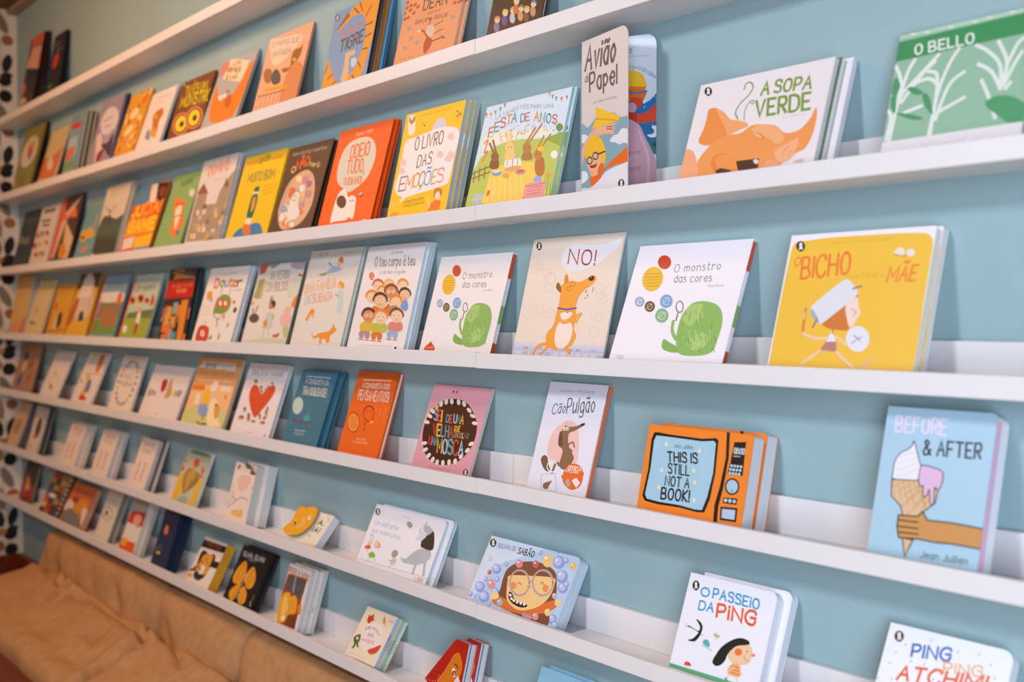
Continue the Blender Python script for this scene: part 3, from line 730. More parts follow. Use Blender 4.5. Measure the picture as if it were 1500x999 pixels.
B(3, -1.4419, 0.0176, 0.2361, 0.2834, 0.2587, 0.008, '#ddd4d0', '#6fa0b4', 1, 0, 'pale book with a drawing of a brown castle town',
  rear=[('#4f8fa8', '#5a9ab0', 0.004, 1, 'blue edged copy behind the brown castle book')], side=None, outline=None,
  art=[(6,149,16,[232,821,816,835,190,928],'DOMINÓ'),(6,150,10,[468,739,815,746,462,759],'castelo'),(0,151,[37,94,33,592,177,719,344,621,354,484,679,476,711,607,835,715,997,817,996,77]),(0,152,[664,419,763,424,782,370,688,364]),(0,153,[733,358,830,363,850,309,757,304]),(0,154,[140,284,244,290,265,235,165,228]),
   (0,155,[972,493,1066,497,1085,444,994,439]),(0,156,[320,434,422,439,443,383,345,378]),(0,157,[607,98,706,105,726,52,631,44]),(0,158,[609,166,708,173,727,119,633,112]),(0,152,[238,273,341,278,362,223,263,217]),(0,153,[1021,228,1115,234,1133,182,1044,175]),
   (0,154,[885,283,980,289,999,236,908,230]),(0,155,[139,264,244,270,265,215,165,208]),(0,156,[731,193,828,199,848,146,755,139]),(0,157,[88,431,193,436,214,380,114,374]),(0,158,[606,154,704,160,724,107,630,100]),(0,152,[1034,192,1128,199,1147,146,1057,139]),
   (0,153,[1078,192,1171,198,1190,146,1101,139]),(0,154,[944,334,1039,339,1058,286,967,280]),(0,155,[1086,304,1179,309,1197,257,1108,251]),(0,156,[185,170,289,177,310,122,211,115]),(0,157,[296,489,399,494,420,438,322,433]),(0,158,[569,113,668,120,688,66,593,59]),
   (0,152,[408,268,509,274,529,219,433,213]),(0,153,[499,314,599,320,619,265,523,259]),(0,154,[712,368,810,373,829,319,736,313]),(0,155,[1057,247,1151,253,1169,201,1080,194]),(0,156,[1085,205,1179,211,1197,159,1108,152]),(0,157,[1154,129,1246,135,1264,83,1176,76]),
   (0,158,[253,258,356,264,377,208,279,202]),(0,152,[1127,128,1220,135,1238,83,1149,76]),(0,153,[712,132,809,138,829,85,736,78]),(0,154,[309,236,412,242,432,187,335,180]),(0,155,[714,163,812,169,831,116,738,109]),(0,156,[125,436,229,441,251,385,151,379]),
   (0,157,[1153,130,1245,136,1263,84,1175,77]),(0,158,[935,464,1030,468,1049,415,958,410]),(0,152,[230,373,333,379,354,323,256,317]),(0,153,[907,379,1003,384,1021,331,930,325]),(0,154,[124,176,228,183,249,128,150,121]),(0,155,[115,291,220,296,241,241,141,234]),
   (0,156,[444,226,545,232,565,178,469,171]),(0,159,[11,625,161,743,371,611]),(0,160,[783,645,815,746,954,646])])
B(3, -1.1827, 0.0276, 0.2516, 0.2667, 0.2787, 0.006, '#ecc41e', '#e0b818', 0, 0, 'yellow book with a green bottle drawing above a blue shape',
  rear=[], side=None, outline=None,
  art=[(6,161,20,[58,907,342,909,55,942],'Obrigado'),(6,162,12,[386,889,630,914,365,956],'UM DIA'),(6,161,20,[685,900,900,905,673,939],'bonito'),(6,163,10,[205,694,831,691,190,795],'MUITO BOM'),(1,164,[428,611,484,629,540,616,532,571,436,580]),(1,165,[421,567,537,564,548,533,439,535]),
   (1,164,[422,536,548,533,571,389,540,272,416,289,399,433]),(1,73,[449,489,507,514,537,392,478,351]),(1,165,[420,281,557,271,537,221,439,220]),(1,166,[194,92,297,177,491,186,605,216,771,205,883,117,867,89,562,64]),(1,167,[407,132,392,215,533,199,611,120,510,96]),(6,168,10,[642,606,954,606,635,629],'uma história com'),
   (6,168,10,[668,559,914,566,661,582],'uma história com'),(6,168,10,[694,512,875,525,688,535],'uma história com')])
B(3, -0.9083, 0.0203, 0.2218, 0.2579, 0.2951, 0.012, '#5a4030', '#16161a', 1, 0, 'dark brown book with a colourful oval picture',
  rear=[], side=None, outline=None,
  art=[(6,169,10,[87,907,888,899,81,945],'Maria João King + Isabel Pires'),(6,170,20,[169,718,261,718,158,779],'O'),(6,171,20,[290,736,381,736,259,831],'N'),(6,171,20,[375,757,466,757,345,852],'Ã'),(6,171,20,[483,765,572,765,453,860],'O'),(6,172,15,[587,750,827,711,579,802],'herói'),
   (1,173,[513,714,724,650,856,502,888,315,766,154,490,86,271,120,118,284,126,461,222,631]),(2,174,[344,289,379,280,329,257]),(2,175,[311,336,344,328,297,307]),(2,176,[223,223,299,205,213,202]),(2,177,[495,180,555,165,482,152]),(2,178,[527,531,572,519,517,510]),
   (2,106,[352,166,392,156,336,133]),(2,179,[492,438,526,430,483,419]),(2,180,[446,269,494,258,431,237]),(2,174,[444,314,512,297,433,290]),(2,175,[557,345,625,328,545,320]),(2,176,[499,615,569,596,489,594]),
   (2,177,[360,359,432,341,345,327]),(2,178,[560,512,621,496,545,480]),(2,106,[625,275,680,262,609,241]),(2,179,[436,165,518,145,418,126]),(2,180,[407,264,439,256,393,234]),(2,174,[217,336,290,318,207,314]),
   (2,175,[421,209,457,201,407,180]),(2,176,[651,337,725,318,639,313]),(2,177,[462,279,542,260,452,258]),(2,178,[277,303,334,289,261,270]),(2,106,[253,310,305,297,238,278]),(2,179,[675,569,736,553,659,535]),
   (2,180,[509,134,585,116,491,96]),(2,174,[377,417,442,401,368,398]),(2,175,[229,270,279,258,219,251]),(2,176,[183,254,235,241,174,235]),(2,177,[588,608,632,597,576,582]),(2,178,[370,269,454,249,356,239]),
   (2,106,[307,465,357,452,295,440]),(2,179,[423,626,503,604,408,595]),(2,180,[340,323,400,308,320,280]),(2,174,[622,580,671,567,612,558]),(2,175,[605,447,653,435,594,424]),(2,176,[759,439,829,420,741,401]),
   (2,177,[474,491,523,478,465,472]),(2,178,[250,233,319,216,230,190]),(2,106,[657,261,735,242,644,235]),(2,179,[284,329,326,319,268,295]),(2,180,[700,550,763,533,683,513]),(2,174,[461,127,532,110,443,90]),
   (2,175,[414,328,462,316,396,290]),(2,176,[579,607,658,586,562,571]),(2,177,[232,319,312,299,214,280]),(2,178,[537,137,601,122,524,111]),(2,106,[330,508,412,487,313,474]),(1,181,[373,223,339,386,411,482,538,457,561,340,664,246,560,182]),
   (5,182,61,[431,422,478,418,451,389]),(3,183,123,[670,662,695,301]),(3,183,126,[231,616,152,311])])
B(3, -0.6425, 0.0160, 0.2339, 0.2662, 0.2745, 0.009, '#f0601c', '#b01c18', 1, 0, 'orange red book with two white ghosts and a speech bubble',
  rear=[('#c02418', '#a81c18', 0.004, 1, 'red edged copy behind the orange red ghost book')], side=None, outline=None,
  art=[(1,184,[388,885,599,875,749,796,818,674,782,513,662,423,483,368,405,394,203,478,125,617,149,774,243,856]),(6,185,13,[326,699,682,699,298,826],'ODEIO'),(6,185,13,[331,555,660,544,303,681],'TUDO,'),(6,185,14,[319,445,670,432,300,514],'TUDINHO!'),(1,186,[237,107,251,329,322,402,401,401,474,324,540,332,614,313,646,272,673,113,575,128,548,104,326,101]),(2,187,[367,285,465,277,399,221]),
   (2,188,[703,328,768,323,715,302]),(6,186,16,[666,321,747,325,655,342],'WOW'),(2,125,[547,280,558,279,552,271]),(2,125,[594,279,605,278,599,270]),(6,189,8,[336,911,655,917,331,949],'Sophy Henn'),(3,190,66,[340,100,347,244]),
   (3,191,53,[505,102,491,220]),(0,192,[848,87,916,90,928,75,861,72])])
B(3, -0.3350, 0.0135, 0.2157, 0.2576, 0.2299, 0.011, '#f2c11a', '#b8cfe0', 0, 0, 'yellow book with a big white cloud full of lettering',
  rear=[('#f2c11a', '#d9b41c', 0.003, 1, 'yellow copy directly behind the white cloud lettering book'), ('#f2c11a', '#b8cfd8', 0.005, 1, 'hindmost yellow copy behind the white cloud lettering book')], side=None, outline=None,
  art=[(1,193,[522,794,545,857,590,890,684,882,750,820,745,774]),(1,194,[78,743,238,768,444,786,599,803,782,795,947,761,1003,673,982,538,968,333,918,292,683,265,458,250,322,234,198,244,100,276,37,342,61,438,68,609]),(0,194,[223,242,330,246,162,180]),(6,195,9,[272,648,738,657,260,761],'O LIVRO'),(6,195,9,[369,485,604,498,366,588],'DAS'),(6,196,10,[123,298,230,299,120,420],'E'),
   (6,167,10,[244,301,354,306,241,421],'M'),(6,197,10,[365,309,461,316,362,428],'O'),(6,198,10,[463,312,538,317,460,431],'Ç'),(6,199,10,[550,316,653,314,547,434],'Õ'),(6,200,10,[676,314,742,318,674,432],'E'),(6,201,10,[764,319,859,320,762,435],'S'),
   (0,202,[38,986,170,978,219,819,159,785,94,815]),(0,203,[55,981,116,930,164,977,182,927,131,891,67,930]),(6,204,10,[261,177,596,192,258,201],'INCLUI GUIA PARA EXPLORAR'),(6,204,10,[262,143,621,155,258,165],'AS EMOÇÕES E SENTIMENTOS'),(6,205,10,[266,947,781,952,265,962],'ANA SILVA / MARIA SANTOS'),(0,206,[705,83,738,145,806,174,897,154,893,86]),
   (2,207,[827,207,873,204,840,172]),(1,208,[769,183,752,259,819,272,887,243,877,192,837,241,786,228]),(3,207,119,[717,112,670,190]),(1,209,[39,86,80,107,151,115,196,94,141,79]),(4,210,88,[35,159,7,198,86,186,65,145]),(3,211,86,[880,921,917,902]),
   (3,211,85,[932,896,969,878]),(3,211,86,[884,879,921,861]),(3,211,89,[342,871,383,851]),(3,211,86,[913,887,950,868]),(1,212,[45,562,87,592,162,556,163,523,81,531]),(1,212,[49,488,91,518,166,483,167,450,85,457]),
   (1,212,[808,707,847,736,914,701,914,670,841,678]),(1,212,[680,569,719,598,787,564,787,532,713,540]),(1,212,[865,550,903,578,969,545,969,514,897,521]),(1,212,[832,519,870,547,936,514,937,483,864,490])])
B(3, -0.0777, 0.0299, 0.2542, 0.2407, 0.2700, 0.006, '#cfe2f0', '#c8e0d8', 0, 0, 'book with rabbits at a yellow party table under bunting',
  rear=[('#cfe2f0', '#7fc0d0', 0.006, 1, 'copy behind the rabbit party book')], side=None, outline=None,
  art=[(1,213,[32,476,137,570,306,626,484,633,700,608,868,602,1010,618,1143,653,1311,9,685,-58,-12,64]),(1,214,[42,691,195,749,499,703,744,691,890,643,764,618,482,640,233,623,97,575]),(2,215,[948,669,988,663,957,635]),(3,216,78,[948,647,950,615]),(1,217,[822,590,914,614,1013,618,1026,499,935,536]),(1,218,[211,117,220,241,228,365,294,423,438,425,596,428,794,390,850,311,898,225,910,95,468,87]),
   (3,219,95,[243,318,268,114]),(3,219,95,[305,320,341,117]),(3,219,94,[366,322,413,119]),(3,219,94,[427,324,484,121]),(3,219,93,[487,326,554,123]),(3,219,93,[547,328,623,125]),
   (3,219,92,[605,330,692,127]),(3,220,126,[14,350,222,386]),(3,220,126,[9,398,214,440]),(3,220,140,[20,423,39,314]),(3,220,139,[84,434,103,325]),(3,220,139,[147,445,165,337]),
   (2,221,[487,429,586,432,524,364]),(2,222,[501,381,600,384,515,357]),(3,223,81,[424,414,419,460]),(3,223,80,[489,406,480,465]),(3,223,80,[549,411,537,464]),(2,224,[493,483,537,477,497,467]),
   (2,225,[314,368,375,369,330,338]),(2,226,[310,381,361,381,318,367]),(2,227,[604,340,665,341,617,316]),(2,228,[602,348,646,349,609,335]),(2,229,[440,328,485,322,448,303]),(1,230,[209,427,207,494,290,496,324,413,262,405]),
   (2,220,[247,518,298,511,260,473]),(4,220,206,[219,557,141,650]),(4,220,205,[251,553,177,671]),(2,231,[230,524,236,523,231,518]),(2,231,[263,521,269,520,265,516]),(1,232,[375,485,381,556,466,545,504,475,445,463]),
   (2,233,[413,572,473,563,428,519]),(4,233,241,[382,618,325,716]),(4,233,241,[418,613,379,734]),(2,231,[394,579,399,578,395,573]),(2,231,[432,575,438,575,434,570]),(1,234,[592,444,590,508,680,496,706,436]),
   (2,235,[620,543,674,535,634,495]),(4,235,221,[593,585,671,708]),(4,235,221,[625,581,735,724]),(2,231,[603,549,608,548,605,544]),(2,231,[638,546,643,545,639,541]),(1,236,[785,307,750,399,779,445,843,424,880,320,852,274]),
   (2,237,[765,466,813,459,777,422]),(4,237,203,[740,505,789,620]),(4,237,202,[769,501,863,622]),(2,231,[749,472,754,471,751,466]),(2,231,[780,469,786,468,782,464]),(0,238,[739,526,786,539,828,508,825,489,765,495]),
   (0,239,[696,231,920,235,927,103,691,101]),(3,240,65,[697,210,923,214]),(1,241,[773,258,807,285,862,266,863,235,806,232]),(6,242,10,[734,187,885,186,733,202],'Convidamos'),(6,242,10,[735,159,886,159,734,175],'a dizer'),(6,242,10,[736,132,887,132,735,147],'parabéns a'),
   (0,106,[-8,945,27,945,21,896]),(0,243,[52,938,87,937,81,889]),(0,244,[106,950,140,950,134,902]),(0,245,[163,968,196,967,191,920]),(0,240,[210,996,244,996,238,948]),(0,243,[734,1000,765,999,759,954]),
   (0,244,[776,969,806,969,801,924]),(0,245,[824,945,854,944,848,900]),(0,240,[886,931,915,931,909,886]),(0,106,[942,932,971,932,966,888]),(6,246,12,[152,861,414,906,146,897],'LÁ VAMOS'),(6,246,12,[439,909,830,852,433,945],'NÓS PARA UMA'),
   (6,106,15,[104,706,160,710,93,792],'F'),(6,244,15,[168,747,223,750,157,832],'E'),(6,240,15,[234,773,289,776,224,858],'S'),(6,243,15,[303,789,357,792,293,873],'T'),(6,245,15,[365,796,418,799,355,880],'A'),(6,245,15,[475,788,519,788,461,858],'D'),
   (6,240,15,[531,786,575,787,518,856],'E'),(6,243,15,[636,772,688,760,623,854],'A'),(6,244,15,[710,754,760,742,698,833],'N'),(6,245,15,[782,736,832,724,771,811],'O'),(6,240,15,[853,718,902,706,843,790],'S'),(0,106,[315,693,325,695,330,685,319,684]),
   (0,243,[458,688,467,691,472,681,462,680]),(0,244,[149,732,159,735,164,724,153,723]),(0,245,[885,719,895,721,899,712,889,711]),(0,240,[774,674,783,676,787,667,778,666]),(0,106,[578,692,587,694,592,685,582,684]),(0,243,[257,697,267,699,272,689,261,688]),
   (0,244,[271,774,281,777,286,767,275,766]),(0,245,[812,725,821,727,825,717,816,716]),(0,240,[804,670,813,672,818,662,808,661]),(0,106,[367,739,377,741,382,731,371,730]),(0,243,[729,735,739,737,743,728,733,727]),(0,244,[872,655,881,658,886,648,876,647]),
   (0,245,[627,725,637,728,641,718,631,717]),(0,240,[554,684,563,687,568,677,558,676]),(0,106,[528,678,538,680,542,670,532,669]),(0,243,[897,724,907,726,911,717,901,716]),(0,244,[587,694,596,696,601,686,591,685]),(0,245,[884,699,893,701,897,691,888,690]),
   (0,240,[855,725,864,728,868,718,859,717]),(0,106,[549,707,559,709,564,699,553,698]),(0,243,[627,703,637,705,641,696,631,695]),(0,244,[240,717,251,719,255,709,245,708]),(0,245,[818,655,827,657,831,648,822,647]),(0,240,[123,756,133,758,138,748,127,747]),
   (0,106,[343,732,353,734,358,724,347,723]),(0,243,[519,702,529,704,533,695,523,694]),(0,244,[965,659,974,662,978,652,968,651]),(0,245,[471,692,481,694,486,685,475,683]),(0,240,[660,686,670,689,674,679,664,678]),(0,106,[405,748,415,750,420,740,409,739]),
   (0,243,[379,732,389,734,393,724,383,723]),(0,244,[892,655,901,658,905,648,896,647]),(0,245,[149,715,160,718,165,708,154,707]),(0,240,[764,711,773,713,777,703,768,702]),(0,106,[309,715,320,717,325,707,314,706]),(0,243,[251,731,261,733,266,723,255,722]),
   (0,244,[117,763,128,765,133,755,122,754]),(0,245,[863,734,873,737,877,727,867,726]),(0,240,[729,745,739,747,743,737,733,736]),(0,106,[106,724,117,726,122,716,111,715]),(0,243,[925,714,934,716,938,707,929,706]),(0,244,[448,763,458,766,463,756,453,755]),
   (0,245,[636,738,645,741,650,731,640,730]),(0,240,[364,698,375,700,379,690,369,689]),(0,106,[501,684,510,686,515,676,505,675]),(0,243,[422,767,432,769,437,759,426,758]),(0,244,[404,678,414,681,419,671,408,670]),(0,245,[135,711,146,713,151,703,140,702]),
   (0,240,[786,686,795,688,799,679,790,678]),(4,247,55,[464,643,481,706,544,670,552,734,592,747]),(4,243,55,[302,640,261,686,295,694]),(4,248,170,[71,660,112,681,97,575,135,577,94,495]),(1,249,[910,273,926,302,963,267,940,245]),(3,250,76,[940,245,953,115]),
   (3,250,76,[976,211,993,99]),(0,251,[70,203,193,204,196,105,81,109]),(3,252,109,[127,204,139,107]),(3,252,110,[71,157,199,158]),(2,253,[261,197,280,191,255,171]),(1,254,[914,465,951,478,990,442,970,408,925,426])])
B(3, 0.4976, 0.0135, 0.2469, 0.1856, 0.3370, 0.01, '#ece4e4', '#e6e4ec', 0, 0, 'white landscape book with a big orange pig',
  rear=[('#5f7a4a', '#eceaf0', 0.004, 0, 'white copy directly behind the orange pig book'), ('#ece4e4', '#e8e8f0', 0.016, 0, 'hindmost white copy behind the orange pig book')], side=None, outline=None,
  art=[(1,255,[116,736,169,744,229,692,283,566,321,470,293,450,247,408,186,388,114,414,91,463,109,550,116,652]),(1,256,[178,729,246,688,315,607,373,585,441,552,469,515,412,489,324,457,291,526]),(1,257,[155,84,125,227,155,324,225,413,312,459,418,457,490,511,582,504,677,472,759,394,852,401,912,483,934,569,949,551,959,449,950,312,919,225,868,199,830,148,778,121,760,66,478,37]),(1,258,[497,472,573,500,679,460,753,373,754,314,706,311,636,372]),(2,259,[570,409,610,377,565,393]),(2,260,[559,411,596,382,556,401]),
   (2,145,[344,192,452,154,348,94]),(2,261,[363,201,457,168,367,125]),(0,56,[436,201,609,199,616,106,469,111]),(0,56,[292,141,329,157,414,125,409,102,297,115]),(1,88,[566,186,595,193,611,160,593,151]),(1,262,[717,249,820,313,859,332,867,258,838,158,786,134,737,163]),
   (4,263,61,[775,192,785,243,809,268]),(4,263,60,[814,185,825,230]),(1,264,[-10,102,-9,249,-2,377,57,364,111,268,151,103]),(1,264,[657,153,712,167,759,124,755,90,667,98]),(6,265,20,[513,782,568,780,510,896],'A'),(6,265,20,[609,782,871,756,607,891],'SOPA'),
   (6,265,20,[508,589,897,572,489,734],'VERDE'),(4,266,118,[376,594,344,660,364,738,415,801,438,871,413,922,376,922,371,869]),(4,267,91,[427,573,415,663,433,734,465,746,467,714,444,732]),(2,57,[75,922,108,914,84,877]),(1,58,[66,957,83,942,86,919,97,886,82,899,68,891,66,920,59,946]),(6,268,10,[720,529,872,526,718,542],'ANA MARIA E ELSA'),
   (6,269,10,[870,106,934,113,865,136],'LIVROS')])
B(3, 0.8325, 0.0403, 0.1876, 0.1984, 0.2807, 0.012, '#93bb9d', '#e4e4e4', 1, 0, 'green landscape book printed with white plants, rightmost on the third ledge',
  rear=[], side=None, outline=None,
  art=[(0,270,[-36,947,902,967,1430,997,1449,835,922,820,-11,798]),(0,271,[-44,991,896,1010,1426,1032,1430,997,902,970,-40,967]),(3,272,121,[91,991,124,987]),(3,272,119,[198,981,230,977]),(3,272,117,[378,980,408,976]),(3,272,115,[551,980,580,975]),
   (3,272,114,[652,988,681,984]),(3,272,112,[808,994,837,990]),(3,272,112,[852,1008,880,1004]),(4,273,259,[61,383,89,531,178,629,332,789]),(4,273,262,[85,557,113,704,152,786]),(4,273,260,[98,478,225,659,314,742]),
   (4,273,249,[350,205,363,436,344,637,274,675]),(4,273,249,[363,204,368,484,422,697,480,803]),(4,273,250,[383,310,446,545,544,625]),(4,273,250,[388,358,493,403,572,439]),(4,273,258,[24,212,33,387,-31,448]),(4,273,257,[53,195,66,433,71,635,9,762]),
   (4,273,241,[816,457,739,589,634,663]),(4,273,241,[816,457,791,627,693,742,601,803]),(4,273,241,[824,479,835,642,755,801]),(4,273,241,[835,477,885,609,929,695]),(4,273,240,[851,451,879,493]),(4,273,238,[810,259,740,423,676,541]),
   (4,273,258,[138,397,263,427]),(4,273,260,[157,595,282,623,369,558]),(4,273,243,[838,618,888,750,927,789]),(4,273,232,[1094,364,1058,554,1101,718]),(4,273,228,[1208,301,1160,512,1218,637]),(1,274,[6,621,24,676,69,610,47,544,11,556]),
   (1,274,[128,575,187,577,261,521,196,519]),(1,274,[256,509,303,495,358,351,289,423]),(1,274,[71,400,194,376,292,330,201,337]),(1,274,[11,518,48,537,63,408,31,438]),(1,275,[728,383,799,411,904,390,989,336,1108,260,1121,157,998,195,895,218,805,289,747,337]),(0,276,[-96,196,351,199,783,205,1220,210,1520,219,1579,-286,-37,-132]),
   (6,277,20,[148,825,580,826,136,898],'O BELLO'),(4,278,62,[294,164,337,134,594,137,623,180])])
B(4, -3.4247, 0.0364, 0.2344, 0.2726, 0.1983, 0.008, '#dfb460', '#a8b4bc', 0, 0, 'straw yellow book, leftmost on the fourth ledge',
  rear=[('#b0b8bc', '#a8b8c8', 0.012, 0, 'pale blue grey book behind the leftmost straw yellow book')], side=None, outline=None,
  art=[(0,279,[8,72,62,233,853,259,828,69]),(3,280,234,[157,796,806,818]),(1,281,[731,80,791,281,948,303,949,82]),(3,282,207,[198,462,497,484]),(3,283,210,[56,694,762,706])])
B(4, -3.1381, 0.0225, 0.2278, 0.2530, 0.2997, 0.01, '#dcc894', '#d6c4a0', 1, 0, 'pale cream book second from the left on the fourth ledge',
  rear=[], side=None, outline=None,
  art=[(3,284,99,[219,849,1040,845]),(1,285,[179,234,211,282,534,259,490,223]),(2,286,[368,469,444,469,411,430]),(3,287,121,[284,522,328,330])])
B(4, -2.8948, 0.0394, 0.2361, 0.2260, 0.2670, 0.008, '#e0a424', '#c8901c', 0, 0, 'mustard yellow book with a black penguin like shape',
  rear=[], side=None, outline=None,
  art=[(1,288,[491,220,456,447,620,472,686,296,620,196]),(1,289,[325,193,362,473,491,220,457,169]),(3,38,221,[976,248,970,620]),(3,15,208,[299,831,866,846]),(1,290,[191,499,120,680,259,601]),(3,291,355,[86,114,892,173])])
B(4, -2.6089, 0.0290, 0.2343, 0.2639, 0.2685, 0.008, '#dcae2c', '#22242a', 1, 0, 'yellow book with a white haired running figure',
  rear=[], side=None, outline=None,
  art=[(0,292,[-44,1006,1050,994,1104,781,-34,761]),(1,293,[176,758,314,985,585,977,813,787,794,583,382,526,208,340,120,591]),(1,294,[120,591,889,623,811,340,419,258]),(1,295,[444,381,608,422,721,218,492,176]),(1,290,[0,340,101,612,258,589,177,298,29,194]),(3,28,250,[777,828,770,462]),
   (0,296,[89,90,215,257,911,300,965,90])])
B(4, -2.3399, 0.0275, 0.2604, 0.2532, 0.2868, 0.008, '#7fa4b8', '#2c6a7c', 1, 0, 'book with blue sky and green grass around a brown house',
  rear=[], side=None, outline=None,
  art=[(0,250,[20,96,74,314,958,356,1021,100]),(1,297,[45,711,364,726,898,715,1002,574,143,584]),(0,298,[114,335,159,563,1002,574,1009,356]),(1,299,[245,418,483,499,847,436,944,237,431,213]),(3,16,106,[212,853,785,869]),(3,16,106,[225,801,800,814]),
   (1,5,[757,557,756,698,872,716,924,575,850,536]),(3,112,291,[161,418,179,253]),(3,300,246,[207,253,220,130]),(0,301,[-16,1007,70,1004,77,97,-37,95])])
B(4, -2.0331, 0.0263, 0.2471, 0.2432, 0.3042, 0.008, '#b9cabc', '#2f7a74', 1, 0, 'pale green book with a girl in a sunflower field',
  rear=[], side=None, outline=None,
  art=[(0,302,[-18,65,47,352,1029,372,1107,74]),(0,303,[73,352,140,433,1039,489,1043,353]),(6,127,12,[189,907,835,901,180,940],'Ana Pinto'),(6,304,12,[129,750,830,776,110,843],'Girassol'),(2,305,[154,617,273,604,159,556]),(2,306,[154,617,222,616,182,580]),
   (2,305,[439,643,575,628,445,572]),(2,306,[439,643,517,642,470,601]),(2,305,[686,610,778,600,690,562]),(2,306,[686,610,739,609,707,581]),(1,14,[828,549,832,707,953,607,915,529]),(2,307,[510,482,590,482,543,438]),
   (1,132,[519,273,498,432,605,422,643,273]),(1,308,[550,134,519,273,626,263,631,125]),(2,309,[181,194,267,186,186,135]),(0,8,[15,1022,63,1020,52,77,-53,75])])
B(4, -1.7012, 0.0388, 0.2111, 0.2445, 0.1947, 0.01, '#2c2a2c', '#3a2426', 1, 0, 'crowded city picture book with a red title band',
  rear=[('#1f4a50', '#5a2024', 0.012, 0, 'dark book with teal edge behind the red banded city book')], side=None, outline=None,
  art=[(0,310,[509,910,951,911,564,905]),(0,311,[242,924,696,874,136,956]),(0,312,[170,885,705,975,1037,842]),(0,313,[706,897,179,994,548,977]),(0,314,[228,961,83,935,517,871]),(0,28,[579,897,562,895,494,949]),
   (0,315,[1054,838,888,880,351,960]),(0,310,[314,983,798,924,873,924]),(0,311,[1007,859,35,972,938,911]),(0,312,[998,919,139,910,801,941]),(0,313,[131,952,1007,871,156,963]),(0,314,[125,990,812,953,604,923]),
   (0,28,[264,893,198,907,167,938]),(0,315,[253,957,1016,864,387,869]),(0,310,[260,940,897,889,192,859]),(0,311,[252,959,800,933,321,982]),(0,316,[-86,846,1104,836,1093,617,-89,600]),(6,317,12,[201,751,925,760,206,793],'A VOLTA AO'),
   (6,317,25,[393,680,743,684,395,725],'MEU MUNDO'),(0,318,[71,304,246,312,254,159,79,150]),(0,319,[261,296,433,304,440,153,268,144]),(0,320,[378,366,548,374,555,223,385,214]),(0,321,[1058,352,1217,360,1223,214,1064,206]),(0,322,[714,175,878,184,884,36,720,26]),
   (0,290,[76,509,251,516,258,362,84,355]),(0,323,[1078,201,1236,209,1242,64,1084,54]),(0,324,[166,492,340,498,347,345,173,338]),(0,318,[918,143,1079,152,1084,6,924,-4]),(0,319,[292,132,463,141,470,-10,299,-20]),(0,320,[1000,298,1160,305,1166,159,1006,151]),
   (0,321,[351,531,522,537,529,386,358,379]),(0,322,[105,124,279,133,286,-19,112,-30]),(0,290,[281,247,453,256,459,105,288,95]),(0,323,[333,192,503,200,510,50,340,40]),(0,324,[603,441,769,447,776,298,609,290]),(0,318,[209,240,382,248,389,96,217,87]),
   (0,319,[-45,474,132,481,139,327,-37,319]),(0,320,[693,181,858,190,864,42,699,32]),(0,321,[620,447,787,453,793,304,627,297]),(0,322,[948,481,1109,487,1115,340,954,333]),(0,290,[-99,455,79,462,86,307,-92,299]),(0,323,[369,552,540,557,547,406,376,399]),
   (0,324,[122,407,297,414,304,261,130,253]),(0,318,[536,517,703,523,710,373,542,366]),(0,319,[473,161,641,170,648,21,480,11]),(0,325,[648,577,887,593,896,89,698,87]),(2,326,[-51,325,25,319,-61,282]),(2,324,[422,326,494,320,412,284])])
B(4, -1.3976, 0.0201, 0.2625, 0.2432, 0.2921, 0.008, '#e8e2dc', '#b9cdda', 0, 0, 'white book with a round green creature and a red bottle',
  rear=[('#e8e2dc', '#c4d4de', 0.006, 1, 'copy behind the green creature and red bottle book')], side=None, outline=None,
  art=[(6,117,20,[221,744,320,747,195,854],'D'),(6,327,20,[359,753,456,756,333,862],'o'),(6,328,20,[484,750,579,752,458,858],'u'),(6,329,20,[589,747,683,750,564,854],'t'),(6,117,20,[692,744,785,747,668,851],'o'),(6,330,20,[803,745,894,748,779,851],'r'),
   (3,331,72,[307,908,716,918]),(3,332,86,[719,696,930,705]),(2,333,[152,643,228,633,153,582]),(1,334,[201,590,224,624,266,589,243,554]),(1,335,[368,423,363,527,387,610,554,653,709,608,758,531,732,456,622,409,444,414]),(3,335,157,[454,647,423,751]),
   (3,335,155,[660,617,649,763]),(2,336,[484,543,575,542,515,488]),(2,337,[491,543,530,542,509,510]),(2,336,[610,541,699,540,640,487]),(2,337,[617,541,655,541,635,509]),(4,338,138,[373,415,540,337,624,405]),
   (3,339,170,[531,354,554,252]),(1,335,[431,98,489,150,513,108,491,85]),(1,335,[656,102,670,169,703,153,695,94]),(3,340,168,[598,236,653,169]),(0,117,[633,388,688,414,688,321]),(1,341,[111,66,85,222,170,267,317,251,380,217,399,72]),
   (2,337,[237,163,292,164,262,122]),(2,341,[237,163,259,164,250,143]),(3,338,156,[230,319,242,267]),(2,117,[824,553,855,548,824,527]),(2,342,[901,455,942,448,894,420]),(2,343,[827,271,855,267,822,243]),
   (3,344,71,[55,495,233,502]),(3,344,71,[80,450,259,458]),(3,344,70,[88,406,269,410])])
